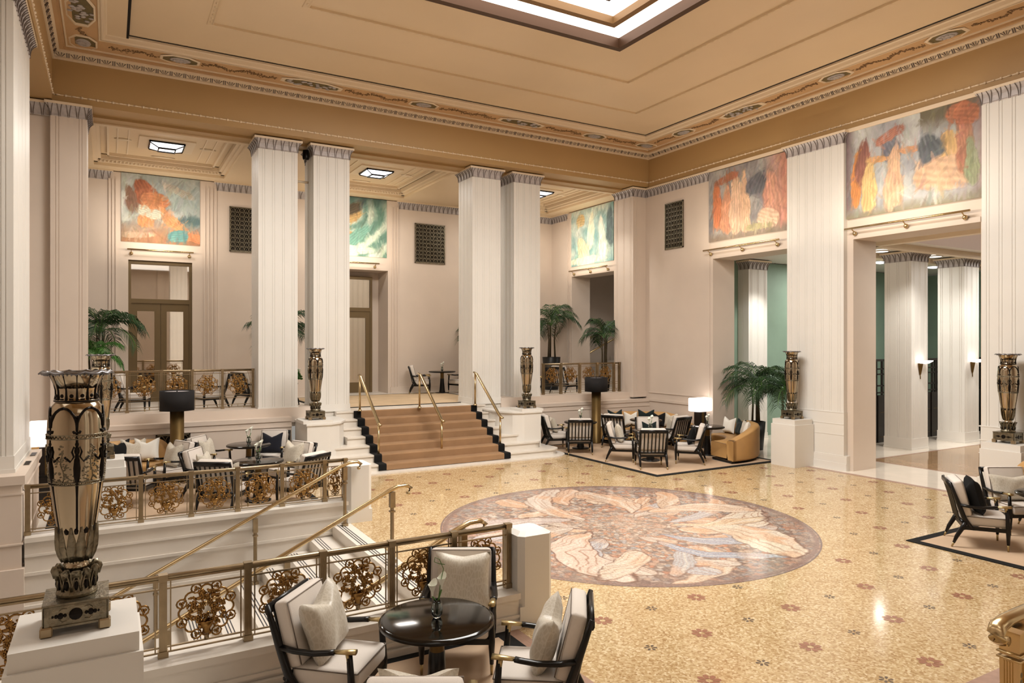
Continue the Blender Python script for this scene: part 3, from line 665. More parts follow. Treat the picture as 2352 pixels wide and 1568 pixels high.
# ---- carpeted stairs to the terrace
cs=empty('carpeted_stairs',(6.7,15.7,0)); tag(cs,'stone stairs with caramel carpet runner climbing to the terrace','stairs')
T=Matrix.Translation((-6.7,-15.7,0)); rr=.171
def rounded_slab(m,x0,x1,y0,y1,z0,z1,r,mi=0):
    pts=[(x1,y1)]; pts+=[(x0,y1)]
    for k in range(7): a=PI+ k*PI/12; pts.append((x0+r+r*math.cos(a),y0+r+r*math.sin(a)))
    for k in range(7): a=1.5*PI+k*PI/12; pts.append((x1-r+r*math.cos(a),y0+r+r*math.sin(a)))
    m.prism(pts,z0,z1,mi)
m=MB(); rounded_slab(m,2.9,10.15,14.2+.25,16.6,0,.03,.6)
ext=[(3.35,9.95,.3),(3.75,9.62,.3),(4.15,9.2,.1)]
for k in range(7):
    y=14.76+.3*k; z1=rr*(k+1); z0=rr*k
    if k<3: x0,x1,r=ext[k]; rounded_slab(m,x0,x1,y,16.7,z0,z1-.035,r); rounded_slab(m,x0-.03,x1+.03,y-.03,16.7,z1-.035,z1,r)
    else: m.box(4.70,8.72,y,16.7,z0,z1-.035); m.box(4.70,8.72,y-.03,16.7,z1-.035,z1)
m.xf(T).build('steps',STONE,cs)
def runner(x0,x1,mi,name,th,mt):
    m=MB(); P=[]
    y=14.76-.035; P.append((y,.031))
    for k in range(7):
        yy=14.76+.3*k-.035-th; z1=rr*(k+1)+th
        P.append((yy,rr*k+th+ (.03 if k==0 else 0))); P.append((yy-.004,z1-.03)); P.append((yy+.012,z1-.006)); P.append((yy+.035,z1)); 
        if k<6: P.append((yy+.3,z1))
    P=P[1:-1]+[( 14.76+1.8-.03,rr*7-.036)]
    n=len(P); m.add([(x0,y,z) for y,z in P]+[(x1,y,z) for y,z in P],[(i,i+n,i+n+1,i+1) for i in range(n-1)],0)
    for xx in (x0,x1):
        o=len(m.v)
    m.xf(T); o=m.build(name,mt,cs)
    sm=o.modifiers.new('t','SOLIDIFY'); sm.thickness=.01; sm.offset=-1
    return o
runner(5.30,8.28,0,'carpet_runner',.012,CARPET); runner(5.12,5.30,0,'carpet_border',.012,BLACKCAR); runner(8.28,8.46,0,'carpet_border',.012,BLACKCAR)
# side cheeks of the stairs
def cheek(mir,label):
    s=(lambda x:x) if not mir else (lambda x:13.37-x)
    m=MB(); poly=[(3.70,16.38),(3.70,15.25),(4.2,15.25),(4.45,15.42),(4.66,15.8),(4.70,16.3),(4.70,16.7),(3.83,16.7)]
    pl=[(s(x),y) for x,y in poly]
    if mir: pl=pl[::-1]
    m.prism(pl,.035,1.06); p2=[(s(x),y) for x,y in [(3.68,16.36),(3.68,15.22),(4.22,15.22),(4.48,15.39),(4.70,15.78),(4.73,16.3),(4.73,16.69),(3.85,16.69)]]
    if mir: p2=p2[::-1]
    m.prism(p2,1.05,1.09)
    o=m.build('stair_cheek_wall',WHITE); tag(o,label,'stair wall')
cheek(0,'white curved side wall left of the carpeted stairs'); cheek(1,'white curved side wall right of the carpeted stairs')
# ================================================================ MURALS (plain abstract stand-ins)
def painting(name,label,origin,ux,W_,Hh,fn,nx=190,ny=140):
    """origin = lower left corner seen from the room, ux = unit vector to the right; 2 cm thick canvas"""
    us=np.linspace(0,1,nx); vs_=np.linspace(0,1,ny); U,V=np.meshgrid(us,vs_); U=U.ravel(); V=V.ravel()
    n=Vector((ux[1],-ux[0],0))   # towards the room
    vs=[(ux[0]*u*W_+n.x*.02,ux[1]*u*W_+n.y*.02,v*Hh) for u,v in zip(U,V)]
    fs=[(j*nx+i,j*nx+i+1,(j+1)*nx+i+1,(j+1)*nx+i) for j in range(ny-1) for i in range(nx-1)]
    o=len(vs); c=[(0,0),(1,0),(1,1),(0,1)]
    vs+=[(ux[0]*u*W_,ux[1]*u*W_,v*Hh) for u,v in c]
    f=[0,nx-1,nx*ny-1,nx*(ny-1)]
    for i in range(4): k=(i+1)%4; fs.append((f[i],o+i,o+k,f[k]))
    me=bpy.data.meshes.new(name); me.from_pydata(vs,[],fs); me.materials.append(MURAL)
    cols=fn(U*W_/Hh,V,U); cols=np.vstack([cols,np.full((4,3),.35)]); set_paint(me,cols)
    ob=bpy.data.objects.new(name,me); col.objects.link(ob); ob.location=origin
    return tag(ob,label,'mural')
def forms(x,y,base,lst,seed):
    wx=x+.07*(fbm(x,y,seed+91,3)-.5)+.035*(fbm(x,y,seed+92,10)-.5); wy=y+.07*(fbm(x,y,seed+93,3)-.5)+.035*(fbm(x,y,seed+94,10)-.5)
    for k,(cx,cy,rx,ry,ang,c,soft) in enumerate(lst):
        a=math.radians(ang); dx=wx-cx; dy=wy-cy; u=dx*math.cos(a)+dy*math.sin(a); v=-dx*math.sin(a)+dy*math.cos(a)
        tap=np.clip(1+.35*(-v/ry if ry>rx else 0*v),.45,1.6)
        e=(np.abs(u)/(rx*tap))**2.6+(np.abs(v)/ry)**2.6+(fbm(x,y,seed+k,8)-.5)*.8
        al=(u/(rx*tap) if ry>rx else v/ry)
        st=.5+.5*np.sin(al*17+fbm(x,y,seed+k+30,2)*3)
        g=np.mean(c); cc0=C(*c)*.86+g*.14
        cc=mixc(cc0*.84+0*x[:,None],np.minimum(cc0*1.12,1),st*.5+fbm(x,y,seed+k+50,6)*.6)
        base=mixc(base,cc,(1-e)*soft*.8)
        base=mixc(base,cc0*.6,(1-np.abs(e-1)/.12)*.28)
    # painterly strokes
    rs_=np.random.RandomState(seed); xm=x.max()
    for k in range(420):
        cx=rs_.uniform(0,xm); cy=rs_.uniform(0,1); i=int(np.argmin((x-cx)**2+(y-cy)**2)); c=base[i]*rs_.uniform(.82,1.16)+rs_.uniform(-.025,.025,3)
        a=rs_.normal(1.45,.45); dx=x-cx; dy=y-cy; u=dx*math.cos(a)+dy*math.sin(a); v=-dx*math.sin(a)+dy*math.cos(a)
        L_=rs_.uniform(.03,.10); w_=rs_.uniform(.006,.016); m_=((u/L_)**2+(v/w_)**2)<1.5
        base[m_]=base[m_]*.6+c*.4
    return np.clip(base*(.93+.14*fbm(x,y,seed+99,16)[:,None]),0,1)
def m1(x,y,u):
    b=mixc(C(.62,.45,.33)+0*x[:,None],C(.63,.66,.64),(y-.18+fbm(x,y,3,4)*.25)*3.2)
    b=mixc(b,C(.80,.80,.76),(fbm(x,y,8,3)-.45)*3*(y>.3)); b=mixc(b,C(.36,.45,.45),(.42-np.abs(y-.36)*3.5-np.abs(x-.95)*.9)*4)
    return forms(x,y,b,[(.30,.72,.16,.20,20,(.66,.36,.22),5),(.42,.62,.20,.13,0,(.80,.48,.28),5),(.75,.80,.26,.06,-24,(.70,.66,.58),3),(.34,.40,.10,.18,-10,(.86,.55,.33),4),(.66,.36,.30,.08,-38,(.88,.58,.36),5),
        (.36,.45,.20,.07,-15,(.76,.75,.66),4),(.88,.13,.26,.07,-12,(.85,.52,.32),4),(.75,.12,.14,.10,20,(.38,.60,.58),4),(.2,.10,.25,.05,0,(.75,.62,.50),3),(.12,.62,.08,.2,12,(.56,.40,.30),4)],60)
def m2(x,y,u):
    b=mixc(C(.42,.56,.50)+0*x[:,None],C(.80,.84,.76),.5+.7*np.sin(np.hypot(x-.4,y-.9)*26+fbm(x,y,5,3)*7))
    b=mixc(b,C(.30,.40,.38),(y-.78)*4)
    return forms(x,y,b,[(.25,.60,.30,.15,15,(.80,.60,.33),5),(.62,.66,.26,.12,20,(.83,.66,.40),5),(.45,.42,.35,.07,-20,(.74,.60,.38),3),(.70,.80,.22,.10,30,(.38,.33,.24),3),(.75,.30,.4,.10,40,(.45,.66,.58),3),(.5,.10,.6,.08,0,(.80,.84,.74),3)],90)
def m3(x,y,u):
    b=mixc(C(.50,.66,.65)+0*x[:,None],C(.84,.86,.80),(fbm(x,y,7,4)-.3)*2)
    return forms(x,y,b,[(.60,.60,.09,.36,-8,(.95,.90,.76),4),(.92,.45,.10,.42,5,(.93,.91,.82),4),(.35,.28,.16,.24,20,(.92,.84,.66),4),(1.15,.6,.10,.35,0,(.38,.46,.46),3),(.3,.8,.14,.12,0,(.86,.72,.48),3),(.5,.08,.6,.07,0,(.94,.90,.76),3)],130)
def m4(x,y,u):
    b=mixc(C(.52,.50,.50)+0*x[:,None],C(.70,.68,.66),(fbm(x,y,11,4)-.3)*2.2); b=mixc(b,C(.78,.56,.48),(x-.95)*3)
    b=mixc(b,C(.56,.50,.44),(.14-y)*9)
    return forms(x,y,b,[(.17,.50,.09,.36,3,(.86,.50,.32),5),(.32,.42,.09,.34,-3,(.84,.58,.44),5),(.50,.47,.12,.42,0,(.90,.73,.60),6),(.66,.46,.09,.42,2,(.88,.70,.56),5),(1.10,.50,.15,.34,5,(.82,.58,.48),4),(1.05,.22,.2,.14,-20,(.88,.72,.60),4),
        (.34,.84,.24,.06,8,(.74,.46,.34),3),(.88,.68,.14,.2,-30,(.42,.42,.44),3),(.9,.10,.25,.05,0,(.70,.66,.48),3)],170)
def m5(x,y,u):
    b=mixc(C(.66,.66,.67)+0*x[:,None],C(.78,.78,.76),(fbm(x,y,13,4)-.3)*2); b=mixc(b,C(.45,.42,.34),(y-.72)*4*(x>.85)*(fbm(x,y,5,5)+.4)); b=mixc(b,C(.58,.48,.46),(x-1.32)*6); b=mixc(b,C(.50,.42,.42),(.12-x)*9)
    b=mixc(b,C(.55,.52,.42),(.12-y)*8)
    return forms(x,y,b,[(.13,.46,.06,.34,-3,(.88,.56,.30),5),(.22,.60,.10,.26,3,(.62,.40,.34),5),(.29,.34,.09,.32,-2,(.92,.76,.50),6),(.52,.70,.11,.17,25,(.48,.48,.52),5),(.57,.38,.10,.36,-3,(.86,.68,.54),6),(.38,.62,.16,.035,-8,(.88,.64,.42),5),(.80,.62,.18,.03,-8,(.86,.62,.44),4),
        (1.08,.34,.30,.20,-18,(.86,.69,.55),6),(1.16,.62,.12,.14,0,(.88,.70,.46),5),(1.30,.60,.09,.34,2,(.74,.50,.38),5),(1.35,.40,.07,.26,0,(.58,.60,.46),4),(.52,.84,.20,.06,12,(.70,.46,.38),3),(1.28,.88,.17,.10,-15,(.74,.44,.30),4),(.95,.62,.12,.16,20,(.40,.42,.44),3)],210)
painting('wall_mural','mural of a terracotta and orange form before grey hills, over the left mirrored door',(.28,21.8,5.62),(1,0),1.97,1.88,m1)
painting('wall_mural','mural of swirling teal drapery with an ochre mass, half hidden behind a pillar',(5.4,21.8,5.62),(1,0),2.45,1.88,m2)
painting('wall_mural','pale teal and cream mural above the stair recess at the right end of the terrace',(14.3,20.5,5.55),(0,-1),2.4,1.93,m3)
painting('wall_mural','smaller right wall mural with pink and orange upright forms, beside the wall vent',(14.27,13.88,5.6),(0,-1),2.61,1.9,m4)
painting('wall_mural','largest mural at upper right with cream draped forms, above the side hall opening',(14.27,9.75,5.6),(0,-1),2.82,1.92,m5)
# ================================================================ PICTURE LIGHT RODS
def rod(label,p,u,L,n,drop=.0,nb=2):
    e=empty('picture_light_rod',p); tag(e,label,'picture light'); n=Vector(n); u=Vector(u)
    a=n*.16; m=MB().tube([a,a+u*L],.022,8); m.build('rod',BRASS,e)
    for k in range(nb):
        c=u*(L*(k+.0 if nb<2 else .06+.88*k/(nb-1)))
        b=MB(); b.tube([c+n*.01+Vector((0,0,-.10)),c+n*.16],.012,6); b.ell(c+n*.03+Vector((0,0,-.10)),(.05,.05,.05),8,5)
        b.build('bracket',BRASS,e)
    mid=Vector(p)+n*.85+u*(L/2)+Vector((0,0,.0))
    l=light('AREA',mid,22,mid-n*.8+Vector((0,0,1.25)),(1,.86,.68),L*.92,.03,name='picture_light')
    v=(mid-n*.8+Vector((0,0,1.25)))-mid; v.normalize(); x=u; z=-v; y=z.cross(x); l.rotation_euler=Matrix((x,y,z)).transposed().to_euler()
    return e
rod('brass picture light rod over the left mirrored door on the terrace',(.42,21.8,5.40),(1,0,0),1.65,(0,-1,0))
rod('brass picture light rod below the teal mural, partly behind a pillar',(5.8,21.8,5.40),(1,0,0),1.75,(0,-1,0))
rod('brass picture light rod above the stair recess at the terrace end',(14.3,20.45,5.38),(0,-1,0),2.2,(-1,0,0),nb=3)
rod('brass picture light rod under the smaller right wall mural',(14.27,13.95,5.37),(0,-1,0),2.5,(-1,0,0),nb=3)
rod('long brass picture light rod under the largest mural at right',(14.27,9.70,5.36),(0,-1,0),2.6,(-1,0,0),nb=3)
# ================================================================ MIRRORED DOORS
def door(name,x0,x1,y,z0,z1):
    w_=x1-x0; e=empty(name,((x0+x1)/2,y,z0)); e['kind']='structure'
    hz=z1-z0; zt=hz*.70; fr=MB()
    fr.box(-w_/2,-w_/2+.07,-.1,.06,0,hz); fr.box(w_/2-.07,w_/2,-.1,.06,0,hz); fr.box(-w_/2+.07,w_/2-.07,-.1,.06,hz-.10,hz); fr.box(-w_/2+.07,w_/2-.07,-.1,.06,zt,zt+.12)
    fr.build('door_frame',BRONZEFR,e)
    lw=(w_-.14)/2
    for s in (-1,1):
        a,b=(-lw,-.004) if s<0 else (.004,lw)
        d=MB(); st_=.15
        d.box(a,a+st_,-.07,-.01,0,zt); d.box(b-st_,b,-.07,-.01,0,zt); d.box(a+st_,b-st_,-.07,-.01,0,.34); d.box(a+st_,b-st_,-.07,-.01,zt-.22,zt)
        q=d.build('door_leaf',BRONZEFR,e); MB().box(a+st_,b-st_,-.045,-.03,.34,zt-.22).build('mirror_pane',MIRROR,q)
    MB().box(-lw,lw,-.045,-.03,zt+.12,hz-.10).build('transom_pane',MIRROR,e)
    return e
door('door_1',.45,2.05,22.0,1.2,5.13); door('door_2',5.78,7.62,22.65,1.2,5.05)
# ================================================================ VENT GRILLES
def vent_mesh(wd,ht,nx,nz):
    m=MB(); m.box(-wd/2,wd/2,.0,.02,0,ht,1)
    m.box(-wd/2,-wd/2+.03,-.03,0,0,ht,0); m.box(wd/2-.03,wd/2,-.03,0,0,ht,0); m.box(-wd/2,wd/2,-.03,0,0,.03,0); m.box(-wd/2,wd/2,-.03,0,ht-.03,ht,0)
    cw=(wd-.06)/nx; ch=(ht-.06)/nz
    for i in range(nx):
        for j in range(nz):
            cx=-wd/2+.03+cw*(i+.5); cz=.03+ch*(j+.5)
            pts=[]
            for k in range(10):
                t=2*PI*k/10; p=abs(math.sin(t)); pts.append((cx+cw*.47*math.cos(t)*(1-.35*max(0,math.sin(t))),-.012,cz+ch*.5*math.sin(t)))
            m.tube(pts,.008 if cw<.12 else .012,4,0,False,closed=True)
            m.box(cx-.006,cx+.006,-.018,-.006,cz-ch*.5,cz+ch*.1,0); m.box(cx-cw*.5,cx+cw*.5,-.016,-.008,cz-ch*.5-.004,cz-ch*.5+.006,0)
    return m
def vent(label,loc,rz,wd,ht,nx,nz):
    m=vent_mesh(wd,ht,nx,nz); o=m.build('wall_vent_grille',[PEWTER,DARKMET],loc=loc,rz=rz); return tag(o,label,'vent grille')
vent('dark fretwork vent grille on the terrace back wall left of the leftmost pillar',(3.45,21.79,5.52),0,.82,1.32,6,10)
vent('dark fretwork vent grille on the terrace back wall between the middle pillars',(9.38,21.79,5.52),0,1.1,1.33,8,10)
vent('narrow dark fretwork vent grille high on the right wall by the corner',(14.29,15.27,5.60),PI*1.5,.76,1.36,6,10)
vent('low dark vent grille in the ledge wall behind the left floor lamp',(1.17,16.36,.30),0,.66,.62,4,3)
# ================================================================ BALUSTRADES
def medallion_mesh():
    m=MB(); r=.165
    for k in range(8):     # outer arcs + small rings
        a=2*PI*(k+.5)/8; c=(math.cos(a)*.192,0,math.sin(a)*.192)
        m.tube([(c[0]+.036*math.cos(t),0,c[2]+.036*math.sin(t)) for t in np.linspace(0,2*PI,10,endpoint=False)],.0075,5,0,True,closed=True)
        for q in range(3):
            t=a+q*2.1; m.ell((c[0]+.012*math.cos(t),-.004,c[2]+.012*math.sin(t)),(.013,.010,.013),5,3)
        b=2*PI*k/8; 
        pts=[]
        for t in np.linspace(-.27,.27,6): pts.append(((.20-.35*t*t)*math.cos(b+t),0,(.20-.35*t*t)*math.sin(b+t)))
        m.tube(pts,.0085,5)
        m.tube([(math.cos(a)*.158,0,math.sin(a)*.158),(math.cos(a)*.12,0,math.sin(a)*.12)],.007,4)
    # pot and bouquet
    m.lathe([(.0,-.175),(.035,-.175),(.028,-.15),(.045,-.125),(.058,-.085),(.05,-.08)],10,(0,0,0),0)
    rr=np.random.RandomState(3)
    for k in range(110):
        a=rr.uniform(0,2*PI); d=.150*math.sqrt(rr.uniform(.02,1)); x=d*math.cos(a); z=d*math.sin(a)+.012; 
        M=Matrix.Rotation(rr.uniform(0,PI),3,'Y'); m.ell((x,rr.uniform(-.014,.014),z),(.026,.008,.012),6,3,0,M)
    for k in range(11):
        a=k*2*PI/11; d=.095 if k%2 else .055; cx,cz=d*math.cos(a),d*math.sin(a)+.012
        for q in range(5):
            t=q*2*PI/5; m.ell((cx+.014*math.cos(t),-.016,cz+.014*math.sin(t)),(.010,.006,.010),5,3)
        m.ell((cx,-.022,cz),(.007,.006,.007),5,3)
    for k in range(14):
        a=2*PI*k/14; m.tube([(0.03*math.cos(a),0,.03*math.sin(a)),(.125*math.cos(a+.15),0,.125*math.sin(a+.15)+.01)],.005,4,0,False)
    return m
_mm=medallion_mesh(); _medme=None
def balustrade(label,x0,y,z,posts,h,ends=(True,True),group='brass balustrades'):
    """posts = x positions; medallion between each pair"""
    global _medme
    e=empty('brass_balustrade',(x0,y,z)); tag(e,label,'balustrade')
    X0,X1=posts[0]-x0,posts[-1]-x0
    m=MB(); m.tube([(X0,0,h-.02),(X1,0,h-.02)],1,8,flat=(.024,.020)); 
    m.box(X0,X1,-.012,.012,h-.055,h-.038); m.build('handrail',BRONZE,e)
    tallx=h>.8
    zs=[h-.115,.075,.035] if not tallx else [h-.10,h-.60,h-.66,.10,.04]
    b=MB()
    for zz in zs: b.box(X0,X1,-.007,.007,zz-.006,zz+.006)
    for pa,pb in zip(posts[:-1],posts[1:]):
        a=pa-x0; c=pb-x0
        for xx in (a+.055,c-.055): b.box(xx-.005,xx+.005,-.006,.006,.035,h-.05)
        if tallx:
            for t in (.3,.5,.7): b.box(a+(c-a)*t-.004,a+(c-a)*t+.004,-.004,.004,h-.60,.10) if False else None
            b.box((a+c)/2-.005,(a+c)/2+.005,-.006,.006,.04,.10)
        else: b.tube([((a+c)/2,0,.075),((a+c)/2,0,.12)],.02,6)
    b.build('bars',BRONZE,e)
    cz=(h-.115+.075)/2+.01 if not tallx else h-.35
    for k,(pa,pb) in enumerate(zip(posts[:-1],posts[1:])):
        s=min(1.,(pb-pa)/.60)
        if pb-pa<.3: continue
        if _medme is None: o=_mm.build('flower_medallion',GOLD,e); _medme=o.data
        else: o=bpy.data.objects.new('flower_medallion',_medme); col.objects.link(o); o.parent=e
        o.location=((pa+pb)/2-x0,0,cz); o.scale=(min(s*1.04,1.05),1,1.04)
    for k,p in enumerate(posts):
        q=MB(); xx=p-x0
        q.box(xx-.028,xx+.028,-.028,.028,0,h-.03)
        for t in (-.014,0,.014): q.box(xx+t-.003,xx+t+.003,-.033,.033,.06,h-.06)
        q.box(xx-.038,xx+.038,-.038,.038,0,.05); q.box(xx-.034,xx+.034,-.034,.034,h-.045,h+.002)
        q.build('post',BRONZE,e)
    return e
balustrade('foreground brass balustrade with gilded flower medallions running behind the near vase and chairs',1.0,6.2,.35,[-1.54,-.91,-.27,.37,1.01,1.64,2.28,2.92,3.53],.655)
balustrade('brass balustrade with gilded flower medallions in front of the left lounge',1.0,11.0,.35,[-.92,-.26,.38,1.02,1.65,2.29,2.94,3.27],.655)
balustrade('terrace brass balustrade left of the pillars, behind the left floor lamp',1.0,17.12,1.34,[-.33,.33,.99,1.61,2.24,2.90],.91)
balustrade('terrace brass balustrade at right between a pillar and the corner pilaster',12.0,17.12,1.34,[10.62,10.93,11.55,12.23,12.88,13.52,13.74][1:],.91)
# ================================================================ HANDRAILS
def stair_rail(label,y,zend=.98):
    e=empty('brass_handrail',(3.2,y,0)); tag(e,label,'handrail')
    sl=rs/tr; m=MB(); P=[(.20,0,zend-.10),(.24,0,zend-.04),(.18,0,zend),(.05,0,zend-.005),(-.1,0,zend-.06)]
    P+=[(-.1-.5*k,0,zend-.06-.5*k*sl) for k in range(1,9)]
    m.tube(P,1,10,flat=(.036,.026)); m.ell((.20,0,zend-.10),(.028,.05,.028),8,5); m.build('rail',BRASS,e)
    for x in (-.02,-1.35,-2.65):
        zt=zend+(x-.03)*sl-.03; zb=-rs*max(0,math.ceil((3.02-(3.2+x)-.02)/tr))
        p=MB(); p.prism([(x+.026*math.cos(a),.026*math.sin(a)) for a in np.linspace(0,2*PI,8,endpoint=False)],zb,zt-.2)
        p.box(x-.034,x+.034,-.034,.034,zt-.21,zt-.18); p.box(x-.034,x+.034,-.034,.034,zt-.27,zt-.25); p.box(x-.042,x+.042,-.042,.042,zb,zb+.04); p.box(x-.033,x+.033,-.033,.033,zt-.18,zt-.01)
        p.build('post',BRONZE,e)
    return e
stair_rail('brass handrail descending along the far wall of the entrance stairs',10.72)
stair_rail('brass handrail down the middle of the entrance stairs, ends above the golden floor',8.62)
stair_rail('brass handrail nearest the foreground balustrade, curled end behind the armchair',6.52)
def main_rail(label,x):
    e=empty('brass_stair_handrail',(x,15.1,rr)); tag(e,label,'handrail')
    m=MB(); m.tube([(0,-.12,.83),(0,-.02,.86),(0,.0,.86),(0,1.28,1.86),(0,1.42,1.90)],1,8,flat=(.040,.026)); m.build('rail',BRASS,e)
    for y,zb,zt in ((0,0,.84),(1.33,1.2-rr,1.86)):
        if y>1: yy=1.36
        else: yy=0
        MB().tube([(0,yy,zb+ .0),(0,yy,zt)],.026,8).lathe([(.05,0),(.05,.02),(.03,.04)],10,(0,yy,zb)).build('post',BRASS,e)
    return e
main_rail('brass handrail at the left edge of the carpet runner',5.25); main_rail('brass handrail up the middle of the carpeted stairs',6.80); main_rail('brass handrail at the right edge of the carpet runner',8.38)
# newel at the lower right
e=empty('brass_newel_rail',(5.68,2.56,-.045)); tag(e,'large brass newel post with curled handrail at the lower right corner','handrail')
m=MB(); s=.052
for z0,z1,a,b in ((0,.05,.085,.085),(.05,.62,.058,.066),(.64,.82,.064,.074),(.82,.87,.078,.11)):
    m.add([(-a,-a,z0),(a,-a,z0),(a,a,z0),(-a,a,z0),(-b,-b,z1),(b,-b,z1),(b,b,z1),(-b,b,z1)],[(0,3,2,1),(4,5,6,7),(0,1,5,4),(1,2,6,5),(2,3,7,6),(3,0,4,7)])
for t in (.0,.018,.036,-.018): m.box(t-.004+.01,t+.004+.01,-.075,-.055,.08,.60); m.box(-.072,-.055,t-.004,t+.004,.08,.60)
for z in (.62,.66): m.tube([(-.075,-.075,z),(.075,-.075,z),(.075,.075,z),(-.075,.075,z)],.009,6,closed=True)
m.build('post',BRASS,e)
m=MB(); m.tube([(-.20,0,.78),(-.235,0,.80),(-.25,0,.84),(-.22,0,.885),(-.12,0,.91),(.1,0,.92),(.9,0,.93),(2.6,0,.35)],1,12,flat=(.06,.035)); m.tube([(-.19,-.055,.79),(-.19,.055,.79)],.035,10); m.build('curled_rail',BRASS,e)
m=MB()
for k in range(9): m.ell((-.035,-.064,.12+.05*k),(.012,.006,.022),6,4)
m.build('leaf_relief',PEWTER,e)
# rails in the recess beyond the terrace
for i,(a,b) in enumerate((((15.5,22.3,2.62),(18.6,22.3,4.05)),((14.75,20.95,2.18),(18.2,20.95,3.75)))):
    m=MB().tube([a,b],.035,8)
    for t in (.1,.6):
        p=Vector(a).lerp(Vector(b),t); m.tube([p,p+Vector((0,.10 if i==0 else 0,-.05 if i==0 else -.8))],.016,6)
    m.xf(Matrix.Translation(-Vector(a))); o=m.build('recess_handrail',BRASS,loc=a); tag(o,['upper brass wall rail in the stair recess beyond the terrace','long brass rail rising through the stair recess beyond the terrace'][i],'handrail')
m=MB()
for k in range(12): m.box(15.4+.35*k,19.9,21.0,22.38,1.2+.16*k,1.36+.16*k)
m.box(15.2,19.9,20.9,21.0,1.2,1.3)
for k in range(5): m.box(16.4+.3*k,19.9,18.4,20.2,1.2+.15*k,1.35+.15*k)
m.xf(Matrix.Translation((-15.4,-21,-1.2))); o=m.build('recess_stairs',STONE,loc=(15.4,21,1.2)); tag(o,'pale steps climbing inside the recess beyond the terrace','stairs')
